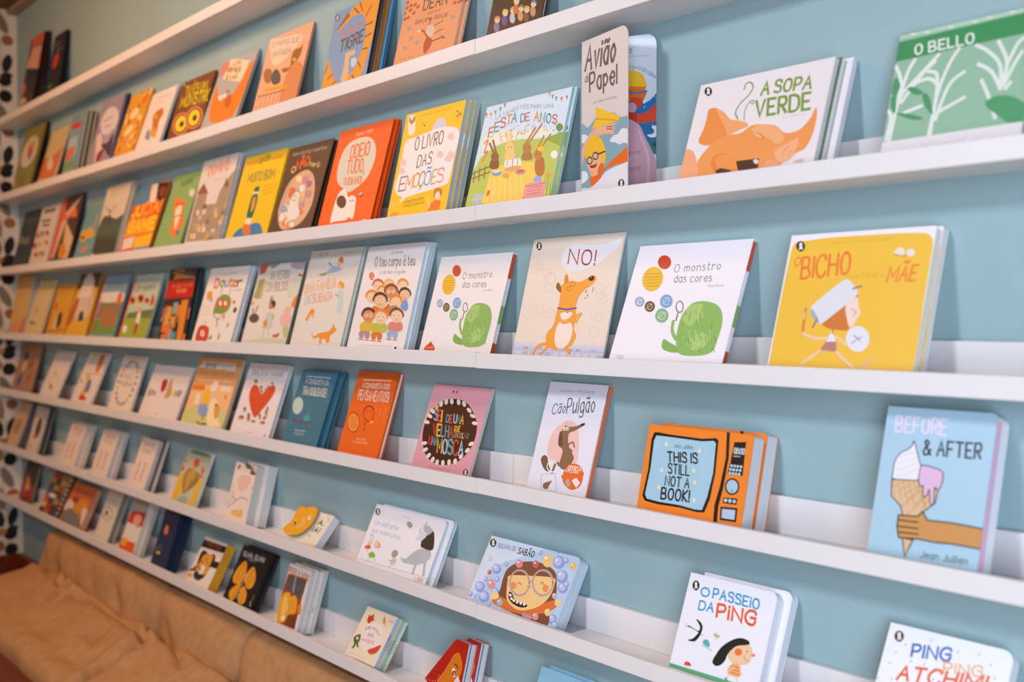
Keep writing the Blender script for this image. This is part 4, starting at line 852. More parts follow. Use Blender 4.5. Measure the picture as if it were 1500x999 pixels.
B(4, -1.0966, 0.0338, 0.2556, 0.2436, 0.2793, 0.006, '#dfd8cf', '#4a5a48', 0, 0, 'grey white book with a girl in a dress among painted leaves',
  rear=[], side=None, outline=None,
  art=[(0,345,[-7,1006,204,1000,147,893,26,877]),(1,346,[204,1000,438,998,365,958,278,945]),(1,347,[711,991,984,995,1005,917,834,916,700,952]),(1,348,[768,746,842,837,995,848,1017,709,923,603,784,590]),(0,349,[58,814,180,826,175,583,22,598]),(0,350,[183,599,188,810,215,801,223,582]),
   (6,351,8,[314,809,729,817,292,904],'UM VESTIDO'),(6,351,8,[274,670,758,676,245,772],'COM BOLSOS'),(1,352,[916,495,945,587,1018,632,1010,571,995,479]),(1,14,[904,859,996,845,991,825,930,834]),(2,353,[873,342,997,320,856,262]),(2,353,[873,434,947,421,861,376]),
   (1,354,[925,144,859,250,967,266,993,152]),(2,355,[162,356,265,377,226,305]),(3,355,226,[153,405,184,502]),(3,355,227,[105,405,88,470]),(2,350,[38,535,84,535,50,512]),(1,356,[421,531,435,627,490,578,506,515]),
   (2,357,[483,499,534,492,482,459]),(1,358,[459,547,512,565,575,530,560,467,523,499]),(1,359,[430,420,562,420,584,325,622,248,397,238,431,325]),(1,360,[400,325,469,341,493,262,431,262]),(3,361,125,[459,238,473,128]),(3,361,125,[541,239,589,162]),
   (1,362,[556,412,614,388,599,326]),(1,363,[664,163,801,188,823,203,805,149,720,140]),(1,364,[12,80,559,130,1067,116,1064,63,29,48])])
B(4, -0.8006, 0.0245, 0.2466, 0.2676, 0.2709, 0.005, '#e0dad0', '#a8c4c0', 0, 0, 'cream book with an orange cat and peach lettering',
  rear=[('#e0dad0', '#b8cfca', 0.005, 1, 'copy behind the orange cat book')], side=None, outline=None,
  art=[(6,365,10,[167,945,358,950,164,963],'Isabel Pinto'),(6,365,10,[665,950,857,951,663,965],'Susana Matos'),(1,366,[239,772,415,860,639,839,809,806,735,743,447,738]),(1,367,[431,799,524,829,648,818,687,791,566,768,396,760]),(3,367,149,[534,809,429,860]),(3,368,123,[435,846,410,871]),
   (3,369,108,[632,826,687,791]),(2,369,[611,853,654,851,623,826]),(1,5,[579,881,614,919,677,897,680,850,623,872]),(1,370,[261,755,375,774,426,752,310,740]),(6,371,12,[43,569,648,625,22,668],'UMA FAMÍLIA'),(6,372,12,[112,462,299,480,92,546],'DES'),
   (6,371,12,[320,483,640,503,296,565],'LIGADA'),(2,373,[715,633,754,632,727,606]),(1,374,[671,660,726,681,791,657,815,617,773,609,730,645]),(1,375,[691,561,738,599,827,591,853,520,875,391,788,385,762,495]),(3,376,92,[668,555,756,534]),(2,373,[335,353,374,353,351,321]),
   (1,249,[201,313,223,353,274,420,342,406,342,366,279,353,250,300]),(1,377,[299,286,410,313,458,261,394,234]),(1,249,[385,197,449,153,542,183,705,204,763,237,775,276,825,237,865,222,818,186,767,157,777,109,735,89,690,127,624,126,632,83,592,82,561,144,474,130,413,158]),(2,378,[152,221,160,221,154,217]),(2,378,[94,134,103,134,96,130]),(2,378,[20,197,28,197,22,193]),
   (2,378,[261,272,269,272,263,268]),(2,378,[202,179,210,179,204,175]),(2,378,[19,218,28,219,22,214]),(2,378,[233,208,242,208,235,204]),(2,378,[214,259,223,259,216,255]),(2,378,[58,266,66,266,60,262]),
   (2,378,[214,126,222,126,216,122]),(2,378,[227,152,235,152,229,148]),(2,378,[160,156,169,156,162,152]),(2,378,[31,234,39,234,33,230]),(2,378,[248,160,257,160,250,156]),(2,378,[113,270,122,270,116,266]),
   (2,378,[76,249,84,249,78,245]),(2,378,[134,144,142,144,136,140]),(2,378,[115,131,124,131,117,127]),(2,378,[253,277,261,277,255,273]),(2,378,[136,200,145,200,138,196]),(2,378,[18,210,27,210,20,206]),
   (2,378,[266,267,274,267,268,263]),(2,378,[171,265,180,265,173,261]),(2,378,[234,131,242,131,236,127]),(2,378,[37,284,46,284,39,280]),(2,378,[48,190,56,190,50,186]),(2,378,[-15,270,-6,270,-13,266]),
   (2,378,[211,126,219,126,213,122]),(2,378,[141,216,149,216,143,212]),(2,378,[182,270,190,270,184,266])])
B(4, -0.5059, 0.0135, 0.2327, 0.2614, 0.2620, 0.008, '#e9e4e4', '#c8deea', 0, 0, 'white book with a crowd of cartoon children',
  rear=[('#e9e4e4', '#d4e4ee', 0.004, 1, 'copy directly behind the crowd of children book'), ('#e9e4e4', '#cfe0ec', 0.004, 1, 'hindmost copy behind the crowd of children book')], side=None, outline=None,
  art=[(6,379,10,[425,916,638,917,420,939],'Lúcia Serrano'),(6,379,8,[189,809,886,797,164,895],'O teu corpo é teu'),(6,365,8,[315,737,753,729,313,770],'e de mais ninguém'),(2,380,[171,721,221,719,187,683]),(6,381,20,[151,726,189,725,144,747],'4'),(6,381,18,[144,701,220,699,140,716],'ANOS'),
   (1,382,[234,623,225,676,301,696,401,667,434,615]),(2,210,[332,624,421,622,353,576]),(2,383,[296,632,317,631,302,619]),(2,384,[296,632,306,632,299,625]),(2,383,[362,630,383,630,368,617]),(2,384,[362,630,371,630,365,624]),
   (4,385,32,[318,603,343,598,365,602]),(1,386,[439,626,431,673,497,690,585,665,613,619]),(2,210,[525,627,602,625,543,585]),(2,383,[493,634,511,633,498,622]),(2,384,[493,634,501,634,496,628]),(2,383,[550,633,568,632,555,621]),
   (2,384,[550,633,559,632,553,627]),(4,385,31,[512,608,534,604,553,607]),(1,360,[674,621,666,670,733,688,823,661,851,613]),(2,210,[761,621,840,620,779,578]),(2,383,[729,629,747,628,734,617]),(2,384,[729,629,737,628,731,623]),
   (2,383,[787,627,806,627,792,616]),(2,384,[787,627,796,627,790,622]),(4,385,31,[748,602,771,598,790,601]),(1,360,[346,573,338,617,401,633,485,610,511,566]),(2,210,[427,573,501,572,445,533]),(2,383,[397,580,415,580,402,569]),
   (2,384,[397,580,405,580,400,575]),(2,383,[452,579,469,579,457,568]),(2,384,[452,579,460,579,454,574]),(4,385,31,[416,556,437,552,455,555]),(1,387,[473,561,463,624,551,647,668,614,705,552]),(2,388,[588,562,691,560,612,505]),
   (2,383,[546,571,570,571,552,556]),(2,384,[546,571,557,571,549,564]),(2,383,[622,570,646,569,629,554]),(2,384,[622,570,633,570,626,562]),(4,385,31,[571,537,601,532,626,536]),(1,389,[735,534,727,587,801,608,899,579,930,526]),
   (2,390,[831,535,918,534,851,487]),(2,383,[796,543,816,542,802,530]),(2,384,[796,543,805,543,799,536]),(2,383,[860,542,880,541,866,529]),(2,384,[860,542,869,542,863,535]),(4,385,30,[817,514,842,509,863,513]),
   (1,360,[158,516,148,575,233,597,345,566,381,508]),(2,210,[268,518,367,516,291,465]),(2,383,[228,526,251,526,234,512]),(2,384,[228,526,238,526,231,519]),(2,383,[301,525,324,525,307,511]),(2,384,[301,525,312,525,304,518]),
   (4,385,31,[252,494,280,490,305,494]),(1,5,[334,369,325,444,495,418,593,466,647,369,513,320]),(1,391,[791,440,857,500,927,440,902,392]),(1,389,[308,482,296,548,391,573,516,539,555,474]),(2,390,[430,484,540,482,456,424]),(2,383,[385,493,411,493,392,477]),
   (2,384,[385,493,397,493,389,485]),(2,383,[467,492,493,492,474,476]),(2,384,[467,492,479,492,470,484]),(4,385,31,[413,457,444,452,471,457]),(1,360,[606,468,597,525,677,547,781,517,814,461]),(2,210,[709,470,801,469,730,419]),
   (4,385,30,[694,447,720,443,743,447]),(1,392,[606,436,747,435,803,356,640,357]),(1,393,[184,219,175,294,391,295,433,228,344,208]),(1,394,[179,213,355,211,373,153,308,149,273,189,265,152,197,157]),(3,395,99,[186,142,276,138]),(3,395,98,[306,136,381,135]),
   (1,389,[161,345,150,409,243,435,365,402,404,340]),(2,388,[281,348,389,348,307,291]),(2,383,[237,357,262,357,244,341]),(2,384,[237,357,249,357,241,349]),(2,383,[317,357,342,357,324,341]),(2,384,[317,357,329,357,321,349]),
   (4,385,31,[264,322,295,318,321,323]),(1,396,[412,209,404,283,612,284,653,218,566,199]),(1,310,[407,203,577,201,594,144,532,140,498,180,490,143,424,148]),(3,395,97,[414,133,500,130]),(3,395,96,[530,128,602,126]),(1,360,[391,333,380,396,470,421,588,389,625,328]),
   (2,210,[506,336,611,336,531,280]),(2,383,[464,344,488,344,471,329]),(2,384,[464,344,475,344,467,337]),(2,383,[541,344,565,344,548,329]),(2,384,[541,344,552,344,544,337]),(4,385,31,[490,311,519,306,545,311]),
   (1,397,[681,224,673,296,873,297,912,232,829,213]),(1,398,[676,218,839,216,856,160,796,156,763,195,755,159,692,164]),(3,395,95,[682,149,765,146]),(3,395,95,[794,144,863,143]),(1,387,[661,345,651,407,737,431,850,400,886,340]),(2,210,[772,348,872,348,795,293]),
   (2,383,[731,357,755,357,737,342]),(2,384,[731,357,742,357,734,349]),(2,383,[805,356,829,356,812,342]),(2,384,[805,356,816,356,808,349]),(4,385,30,[756,323,784,319,809,323]),(6,399,10,[201,82,791,84,200,95],'Um livro para conhecer e cuidar do corpo'),
   (2,400,[865,74,887,75,870,62])])
B(4, -0.2397, 0.0318, 0.2411, 0.2261, 0.2932, 0.01, '#ece6e6', '#e4ecee', 1, 0, 'white book with yellow and red spots and green shape, beside the crowd of children book',
  rear=[], side=[('#c8502c', 0.76, 0.985), ('#8ab86a', 0.34, 0.5), ('#c8502c', 0, 0.16)], outline=None,
  art=[(2,401,[276,852,339,849,294,793]),(2,402,[207,717,307,686,197,619]),(3,403,60,[112,760,272,759]),(3,403,60,[127,735,273,734]),(3,403,59,[142,709,274,709]),(3,403,59,[157,684,275,685]),
   (3,403,59,[172,659,277,660]),(2,404,[143,532,191,522,144,491]),(5,405,58,[143,532,166,532,150,511]),(3,405,58,[121,517,160,552]),(2,406,[252,492,302,481,252,449]),(5,407,58,[252,492,276,492,259,469]),
   (3,407,58,[228,476,269,513]),(2,408,[391,533,451,520,391,480]),(5,409,57,[391,533,420,533,400,505]),(3,409,57,[362,513,412,559]),(2,410,[386,419,449,405,386,363]),(5,411,56,[386,419,417,419,395,390]),
   (3,411,56,[356,398,408,446]),(6,412,7,[389,766,788,773,383,827],'O monstro'),(6,412,7,[414,682,738,681,406,743],'das cores'),(6,351,10,[724,640,849,642,721,657],'anna llenas'),(1,413,[625,128,569,237,558,375,580,458,638,519,742,528,856,490,916,389,917,244,892,145,772,115]),(1,414,[573,430,621,499,718,505,710,430,674,348,609,361]),
   (1,414,[690,240,779,295,838,243,813,176,714,160]),(3,415,52,[895,180,894,149]),(3,416,54,[675,218,677,189]),(3,416,54,[627,257,641,215]),(3,416,53,[832,313,841,280]),(3,415,55,[630,460,639,414]),
   (3,417,53,[838,339,837,311]),(3,415,55,[633,415,634,379]),(3,415,53,[883,263,901,230]),(3,416,54,[715,307,729,275]),(3,415,52,[903,176,919,145]),(3,415,53,[813,268,824,224]),
   (3,416,53,[766,213,778,179]),(3,417,53,[830,361,848,322]),(3,416,54,[707,401,725,359]),(3,416,53,[846,280,853,236]),(3,417,53,[791,314,801,277]),(3,416,53,[732,243,743,199]),
   (3,416,54,[731,447,747,403]),(3,415,54,[675,238,683,213]),(3,415,53,[777,259,788,232]),(3,415,53,[702,213,711,174]),(3,415,55,[596,356,596,331]),(3,415,55,[591,450,602,425]),
   (3,415,53,[699,217,712,182]),(3,415,54,[609,285,607,260]),(3,417,54,[705,278,717,248]),(3,417,54,[716,374,732,334]),(3,417,53,[865,238,877,205]),(3,416,54,[677,264,690,239]),
   (3,417,52,[852,179,861,148]),(3,416,54,[708,425,712,388]),(3,417,55,[670,465,690,426]),(3,415,55,[635,429,636,391]),(3,415,53,[781,167,798,138]),(3,417,54,[699,392,703,350]),
   (3,417,54,[757,358,764,323]),(3,416,56,[557,460,559,424]),(3,415,55,[587,439,587,409]),(3,416,54,[661,307,670,271]),(3,415,54,[720,257,734,224]),(3,415,54,[746,290,766,246]),
   (3,417,53,[795,186,809,155]),(3,417,53,[779,186,786,147]),(3,417,53,[834,375,838,348]),(3,415,54,[680,228,692,203]),(3,417,54,[769,326,777,302]),(1,418,[465,167,459,235,523,209,585,183,615,137,537,138]),
   (5,419,84,[524,488,555,488,537,444]),(3,419,111,[524,437,525,381]),(4,413,277,[503,374,514,305,569,237,634,225]),(1,420,[72,73,88,114,121,135,144,156,181,130,213,107,222,72]),(6,421,15,[101,90,202,93,98,104],'NUVEM')])
B(4, 0.0579, 0.0413, 0.2455, 0.2482, 0.2505, 0.004, '#e9d9c9', '#dde0e8', 0, 0, 'beige book with an orange dog and a speech bubble',
  rear=[], side=None, outline=None,
  art=[(0,422,[-67,164,232,160,632,155,1003,149,1027,49,-23,15]),(3,423,43,[14,147,34,48]),(0,424,[30,136,86,135,86,112,30,113]),(0,425,[37,96,93,95,94,70,38,71]),(3,423,42,[104,146,124,47]),(0,426,[120,135,175,133,175,111,120,112]),
   (0,427,[127,95,182,94,183,69,128,70]),(3,423,42,[193,144,212,47]),(0,424,[209,133,263,132,263,109,209,111]),(0,428,[215,94,270,93,270,68,216,69]),(3,423,42,[280,143,299,46]),(0,427,[296,132,349,130,349,108,296,110]),
   (0,427,[302,93,356,92,356,67,303,68]),(3,423,41,[366,141,384,45]),(0,424,[381,131,434,129,434,107,381,108]),(0,427,[388,92,440,91,441,66,388,67]),(3,423,41,[451,140,469,45]),(0,424,[465,129,517,128,517,106,465,107]),
   (0,425,[472,91,523,90,524,65,472,66]),(3,423,41,[534,138,551,44]),(0,427,[548,128,599,126,599,105,548,106]),(0,425,[555,90,605,89,606,64,555,66]),(3,423,40,[616,137,633,43]),(0,426,[630,126,680,125,680,104,630,105]),
   (0,425,[636,89,686,88,686,64,637,65]),(3,423,40,[696,136,713,43]),(0,426,[710,125,759,124,759,102,710,104]),(0,425,[716,88,765,87,766,63,717,64]),(3,423,40,[775,134,792,42]),(0,424,[789,124,838,122,837,101,789,103]),
   (0,425,[795,87,843,86,844,62,795,63]),(3,423,39,[853,133,869,41]),(0,427,[867,123,915,121,914,100,867,102]),(0,425,[872,86,920,85,921,61,873,62]),(3,423,39,[930,132,946,41]),(0,424,[943,121,990,120,990,99,943,101]),
   (0,427,[949,85,996,84,996,61,949,62]),(3,423,43,[-7,108,1005,103]),(1,429,[371,809,382,893,487,933,663,921,813,919,900,938,970,958,965,904,887,841,776,772,637,726,502,723,411,754]),(6,430,10,[451,785,741,761,445,897],'NO!'),(5,431,42,[357,394,405,393,366,360]),(5,431,44,[40,823,99,820,51,783]),
   (5,431,42,[230,426,274,425,238,395]),(5,431,43,[273,673,334,672,284,630]),(5,431,43,[278,601,328,600,287,566]),(5,431,43,[229,716,280,714,238,679]),(5,431,43,[285,677,346,675,296,634]),(5,431,42,[321,382,363,382,329,353]),
   (5,431,43,[93,405,157,405,106,362]),(5,431,44,[125,771,163,769,132,744]),(5,431,40,[883,501,936,500,892,462]),(5,431,40,[860,536,905,535,869,503]),(5,431,40,[864,254,916,254,874,216]),(5,431,40,[882,364,927,364,890,331]),
   (5,431,39,[997,239,1022,239,1001,220]),(5,431,40,[833,381,867,381,839,356]),(5,431,40,[850,579,901,578,859,541]),(4,432,274,[407,155,318,148,263,108,250,68]),(1,432,[413,597,452,631,522,647,622,636,700,665,751,684,783,670,786,640,744,603,694,577,645,530,627,469,633,415,655,360,647,279,686,226,670,171,623,130,507,114,425,125,370,166,359,235,416,305,423,388,435,471,428,541]),(1,433,[475,321,576,333,634,279,628,184,572,126,491,138,454,222]),
   (1,433,[475,395,596,401,578,360,504,346]),(1,434,[454,624,443,680,465,700,495,639]),(1,220,[428,557,368,595,376,640,419,604]),(2,435,[737,660,766,668,751,641]),(2,101,[726,671,736,671,728,666]),(4,432,221,[471,360,520,322,603,340,676,387]),
   (4,432,189,[664,326,678,360,700,390]),(4,432,246,[411,139,373,110,344,77]),(4,432,242,[591,129,628,110,653,88]),(3,436,139,[433,435,532,423,632,434]),(2,437,[547,404,557,404,550,393]),(5,438,42,[545,619,572,618,550,601]),
   (5,438,42,[515,586,540,586,519,569]),(4,439,55,[711,570,701,550]),(3,440,54,[723,536,736,522]),(3,16,54,[775,589,774,555]),(3,441,68,[707,512,719,506]),(2,57,[77,941,109,939,87,907]),
   (1,58,[68,967,85,957,88,940,100,916,85,924,71,916,68,938,62,957])])
B(4, 0.3440, 0.0135, 0.2414, 0.2264, 0.3846, 0.009, '#efebf1', '#e8e6ee', 1, 0, 'white book with yellow and red spots and green shape, right of the orange dog book',
  rear=[], side=[('#c8502c', 0.76, 0.985), ('#8ab86a', 0.34, 0.5), ('#c8502c', 0, 0.16)], outline=None,
  art=[(2,401,[276,852,339,849,294,793]),(2,402,[207,717,307,686,197,619]),(3,403,60,[112,760,272,759]),(3,403,60,[127,735,273,734]),(3,403,59,[142,709,274,709]),(3,403,59,[157,684,275,685]),
   (3,403,59,[172,659,277,660]),(2,404,[143,532,191,522,144,491]),(5,405,58,[143,532,166,532,150,511]),(3,405,58,[121,517,160,552]),(2,406,[252,492,302,481,252,449]),(5,407,58,[252,492,276,492,259,469]),
   (3,407,58,[228,476,269,513]),(2,408,[391,533,451,520,391,480]),(5,409,57,[391,533,420,533,400,505]),(3,409,57,[362,513,412,559]),(2,410,[386,419,449,405,386,363]),(5,411,56,[386,419,417,419,395,390]),
   (3,411,56,[356,398,408,446]),(6,412,7,[389,766,788,773,383,827],'O monstro'),(6,412,7,[414,682,738,681,406,743],'das cores'),(6,351,10,[724,640,849,642,721,657],'anna llenas'),(1,413,[625,128,569,237,558,375,580,458,638,519,742,528,856,490,916,389,917,244,892,145,772,115]),(1,414,[573,430,621,499,718,505,710,430,674,348,609,361]),
   (1,414,[690,240,779,295,838,243,813,176,714,160]),(3,415,52,[895,180,894,149]),(3,416,54,[675,218,677,189]),(3,416,54,[627,257,641,215]),(3,416,53,[832,313,841,280]),(3,415,55,[630,460,639,414]),
   (3,417,53,[838,339,837,311]),(3,415,55,[633,415,634,379]),(3,415,53,[883,263,901,230]),(3,416,54,[715,307,729,275]),(3,415,52,[903,176,919,145]),(3,415,53,[813,268,824,224]),
   (3,416,53,[766,213,778,179]),(3,417,53,[830,361,848,322]),(3,416,54,[707,401,725,359]),(3,416,53,[846,280,853,236]),(3,417,53,[791,314,801,277]),(3,416,53,[732,243,743,199]),
   (3,416,54,[731,447,747,403]),(3,415,54,[675,238,683,213]),(3,415,53,[777,259,788,232]),(3,415,53,[702,213,711,174]),(3,415,55,[596,356,596,331]),(3,415,55,[591,450,602,425]),
   (3,415,53,[699,217,712,182]),(3,415,54,[609,285,607,260]),(3,417,54,[705,278,717,248]),(3,417,54,[716,374,732,334]),(3,417,53,[865,238,877,205]),(3,416,54,[677,264,690,239]),
   (3,417,52,[852,179,861,148]),(3,416,54,[708,425,712,388]),(3,417,55,[670,465,690,426]),(3,415,55,[635,429,636,391]),(3,415,53,[781,167,798,138]),(3,417,54,[699,392,703,350]),
   (3,417,54,[757,358,764,323]),(3,416,56,[557,460,559,424]),(3,415,55,[587,439,587,409]),(3,416,54,[661,307,670,271]),(3,415,54,[720,257,734,224]),(3,415,54,[746,290,766,246]),
   (3,417,53,[795,186,809,155]),(3,417,53,[779,186,786,147]),(3,417,53,[834,375,838,348]),(3,415,54,[680,228,692,203]),(3,417,54,[769,326,777,302]),(1,418,[465,167,459,235,523,209,585,183,615,137,537,138]),
   (5,419,84,[524,488,555,488,537,444]),(3,419,111,[524,437,525,381]),(4,413,277,[503,374,514,305,569,237,634,225]),(6,442,12,[68,87,137,87,66,99],'NUVEM DE'),(6,442,12,[79,71,134,70,77,82],'LETRAS')])
B(4, 0.6697, 0.0135, 0.2280, 0.2176, 0.3014, 0.014, '#efe9ee', '#f0eadf', 0, 0.004, 'yellow book with a white border and a child wearing a pot',
  rear=[('#efe9ee', '#f0ead8', 0.002, 1, 'white paged copy behind the child wearing a pot book')], side=None, outline=None,
  art=[(1,443,[78,951,214,961,337,966,690,966,910,958,967,936,992,884,995,756,996,482,1003,212,1006,62,1007,-44,20,-101,11,66,9,369,12,675,19,892,40,941]),(6,444,13,[131,682,475,706,118,829],'BICHO'),(6,444,13,[64,772,106,778,62,832],'O'),(6,73,10,[475,671,708,673,475,706],'que fazia a'),(6,444,14,[738,642,917,646,747,742],'MÃE'),(6,445,10,[297,917,725,923,297,932],'MARIANA E JOANA CASTANHEIRA'),
   (2,57,[84,916,118,914,92,877]),(1,58,[77,945,94,935,96,915,107,888,92,896,77,888,75,913,69,934]),(1,446,[755,830,774,863,806,865,823,832,805,808]),(2,447,[862,830,889,828,866,806]),(3,448,58,[756,824,832,806]),(1,449,[210,298,201,453,209,477,221,453,226,296]),
   (3,450,72,[211,441,210,393]),(1,451,[349,364,402,417,473,487,557,555,560,538,499,489,542,331,456,322,394,333]),(1,452,[491,489,557,543,583,474,601,438,585,400,567,354,536,351]),(3,453,46,[536,463,575,440,556,417]),(1,454,[247,459,259,494,358,588,447,662,490,655,550,592,558,567,535,532,434,440,351,368,315,364,267,411]),(1,455,[246,465,277,447,324,382,318,363,263,415]),
   (3,456,117,[521,600,578,618]),(3,456,118,[304,391,286,337]),(2,457,[612,264,691,265,627,179]),(3,458,68,[578,233,612,264]),(3,458,68,[585,286,631,253]),(3,458,56,[612,267,639,276]),
   (0,459,[427,318,470,244,399,240]),(0,460,[399,240,470,244,486,174,366,184]),(3,451,116,[432,336,434,299]),(4,461,150,[412,268,322,262,216,296]),(4,461,126,[464,279,539,223]),(4,461,150,[372,182,300,124,255,87]),
   (4,461,148,[483,176,551,121,615,76]),(4,462,154,[674,75,698,99,721,129])])
B(5, -3.4054, 0.0410, 0.2977, 0.2207, 0.2660, 0.008, '#b08468', '#7a5a48', 0, 0, 'dusty brown book, leftmost on the fifth ledge',
  rear=[], side=None, outline=None,
  art=[(1,463,[201,180,283,369,402,348,394,207,315,117]),(1,464,[218,720,304,851,461,772,404,601]),(1,465,[276,481,318,625,434,658,444,490,347,429]),(1,466,[623,278,697,421,829,373,757,231]),(3,467,213,[304,32,777,150]),(1,468,[522,578,681,697,799,620,693,476])])
B(5, -2.9113, 0.0162, 0.2205, 0.2116, 0.4044, 0.008, '#e6dcd4', '#d8d0c8', 1, 0, 'plain white book with two tiny marks, second from left on the fifth ledge',
  rear=[], side=None, outline=None,
  art=[(2,469,[443,523,533,527,508,470]),(1,14,[452,215,367,323,522,289,567,214]),(3,470,243,[457,721,435,805])])
B(5, -2.5143, 0.0169, 0.2201, 0.2133, 0.3970, 0.008, '#e6dcd2', '#d6d0ca', 1, 0, 'white book with yellow, blue and red brush shapes',
  rear=[], side=None, outline=None,
  art=[(1,310,[590,698,595,943,770,936,820,733,734,627]),(1,471,[350,196,390,379,304,581,463,563,559,414,584,236,456,164]),(1,472,[525,258,467,434,609,493,692,294]),(1,473,[380,108,383,198,605,187,716,118]),(1,474,[164,392,86,493,209,447]),(3,475,200,[272,736,385,950]),
   (3,476,150,[109,599,950,612]),(1,477,[624,854,660,945,738,922,702,844])])
B(5, -2.1542, 0.0339, 0.2140, 0.2066, 0.3214, 0.008, '#e6dcd2', '#d6d0ca', 1, 0, 'white book with an oval wreath of coloured dots',
  rear=[], side=None, outline=None,
  art=[(2,112,[860,520,910,520,860,550]),(2,478,[845,627,895,627,845,657]),(2,15,[803,725,853,725,803,755]),(2,363,[736,807,786,807,736,837]),(2,479,[650,866,700,866,650,896]),(2,480,[551,896,601,896,551,926]),
   (2,338,[449,896,499,896,449,926]),(2,112,[350,866,400,866,350,896]),(2,478,[264,807,314,807,264,837]),(2,15,[197,725,247,725,197,755]),(2,363,[155,627,205,627,155,657]),(2,479,[140,520,190,520,140,550]),
   (2,480,[155,413,205,413,155,443]),(2,338,[197,315,247,315,197,345]),(2,112,[264,233,314,233,264,263]),(2,478,[350,174,400,174,350,204]),(2,15,[449,144,499,144,449,174]),(2,363,[551,144,601,144,551,174]),
   (2,479,[650,174,700,174,650,204]),(2,480,[736,233,786,233,736,263]),(2,338,[803,315,853,315,803,345]),(2,112,[845,413,895,413,845,443]),(6,481,20,[300,580,700,580,300,650],'MEU'),(6,482,20,[250,460,750,460,250,530],'POEMA')])
B(5, -1.8618, 0.0332, 0.3088, 0.1832, 0.3695, 0.008, '#e6dcd8', '#a8a49c', 1, 0, 'white landscape book with a red bird and small animals',
  rear=[], side=None, outline=None,
  art=[(3,332,95,[465,107,522,104]),(1,483,[373,528,336,706,447,742,488,591,439,509]),(1,484,[529,441,529,723,579,765,621,578,644,428,530,403]),(1,485,[619,476,618,654,670,481]),(1,486,[125,425,126,531,279,493,258,426]),(1,198,[76,394,62,577,125,425]),
   (1,487,[723,461,729,575,814,546,806,457]),(1,488,[805,495,829,585,930,557,878,452]),(3,489,98,[403,505,407,428])])
B(5, -1.4928, 0.0241, 0.2913, 0.2208, 0.3381, 0.01, '#e3a468', '#c9c4b0', 2, 0.004, 'orange book with a yellow coated figure and a cream dog',
  rear=[], side=None, outline=None,
  art=[(0,490,[13,445,26,602,975,630,1009,258,994,59,50,23]),(1,491,[78,14,24,226,197,280,495,333,890,295,997,281,997,54]),(0,492,[82,944,884,943,890,832,70,845]),(6,493,14,[174,838,427,851,161,921],'Anne'),(6,494,9,[554,870,745,880,547,895],'ilustrado'),(6,495,13,[111,692,875,727,112,809],'Pia da Ema'),
   (3,492,125,[92,664,887,685]),(0,318,[30,595,325,603,334,527,30,514]),(0,496,[689,616,920,620,925,553,704,549]),(1,497,[466,543,502,672,607,654,608,554,520,522]),(0,498,[175,477,274,478,303,328,197,319]),(1,499,[356,371,361,498,406,554,495,520,524,435,508,349,386,335]),
   (1,500,[501,458,613,505,692,474,652,433,551,425]),(1,501,[320,317,520,335,563,190,393,185]),(3,502,236,[502,184,508,135]),(1,503,[429,64,604,95,620,66,436,50]),(1,14,[391,91,443,97,452,60,411,56]),(1,504,[565,264,558,413,678,423,800,311,854,170,941,83,657,76]),
   (1,505,[689,325,745,355,807,336,836,205,770,174]),(2,506,[715,355,742,357,725,336]),(1,70,[840,485,857,511,900,466,874,439])])
B(5, -1.1507, 0.0254, 0.2296, 0.2119, 0.3366, 0.012, '#e8dfdf', '#ccd4d8', 1, 0, 'white book with a large red heart held up by animals',
  rear=[], side=None, outline=None,
  art=[(6,507,9,[102,841,908,848,85,909],'CORAÇÃO DO TAMANHO'),(1,508,[201,617,230,687,288,708,388,677,517,588,591,665,716,721,792,713,827,644,764,521,658,395,544,278,440,318,296,440,223,533]),(2,509,[275,751,329,754,293,720]),(2,510,[282,767,304,768,287,758]),(2,511,[271,738,293,739,278,727]),(2,509,[459,675,494,678,477,645]),
   (2,510,[461,691,475,692,466,682]),(2,511,[459,663,473,664,465,652]),(2,509,[501,624,532,625,517,596]),(2,510,[502,638,514,639,507,630]),(2,511,[501,612,514,613,507,602]),(2,509,[597,654,632,656,608,635]),
   (2,510,[603,664,617,664,606,658]),(2,511,[595,646,609,647,599,639]),(2,509,[633,701,659,703,642,685]),(2,510,[636,710,647,711,639,705]),(2,511,[632,695,642,695,635,689]),(2,509,[702,746,736,748,714,725]),
   (2,510,[706,757,720,758,710,751]),(2,511,[699,737,713,738,704,730]),(2,509,[213,361,254,364,234,326]),(2,510,[215,379,231,380,221,368]),(2,511,[213,346,230,347,221,334]),(2,509,[186,248,259,255,204,218]),
   (2,510,[198,265,228,268,204,256]),(2,511,[179,235,208,238,185,225]),(2,509,[364,287,409,291,385,253]),(2,510,[367,306,385,307,373,295]),(2,511,[364,273,381,274,371,261]),(2,509,[520,223,577,228,531,204]),
   (2,510,[532,233,554,235,535,228]),(2,511,[513,214,536,216,517,208]),(2,509,[381,241,421,244,402,206]),(2,510,[382,259,399,260,389,249]),(2,511,[381,226,397,228,388,214]),(2,509,[646,299,677,301,670,258]),
   (2,510,[643,320,656,321,651,308]),(2,511,[650,282,662,283,658,268]),(2,509,[757,225,821,231,770,203]),(2,510,[770,238,795,241,774,232]),(2,511,[750,215,775,218,754,208]),(2,509,[777,345,807,347,806,295]),
   (2,510,[772,370,784,371,780,355]),(2,511,[783,325,795,326,793,307]),(2,509,[776,404,802,406,799,365]),(2,510,[773,424,783,424,780,412]),(2,511,[780,388,790,389,788,375]),(2,509,[767,285,801,288,782,261]),
   (2,510,[770,298,784,300,774,291]),(2,511,[766,275,780,276,771,266]),(3,91,57,[387,75,607,76]),(2,512,[903,72,922,74,908,62])])
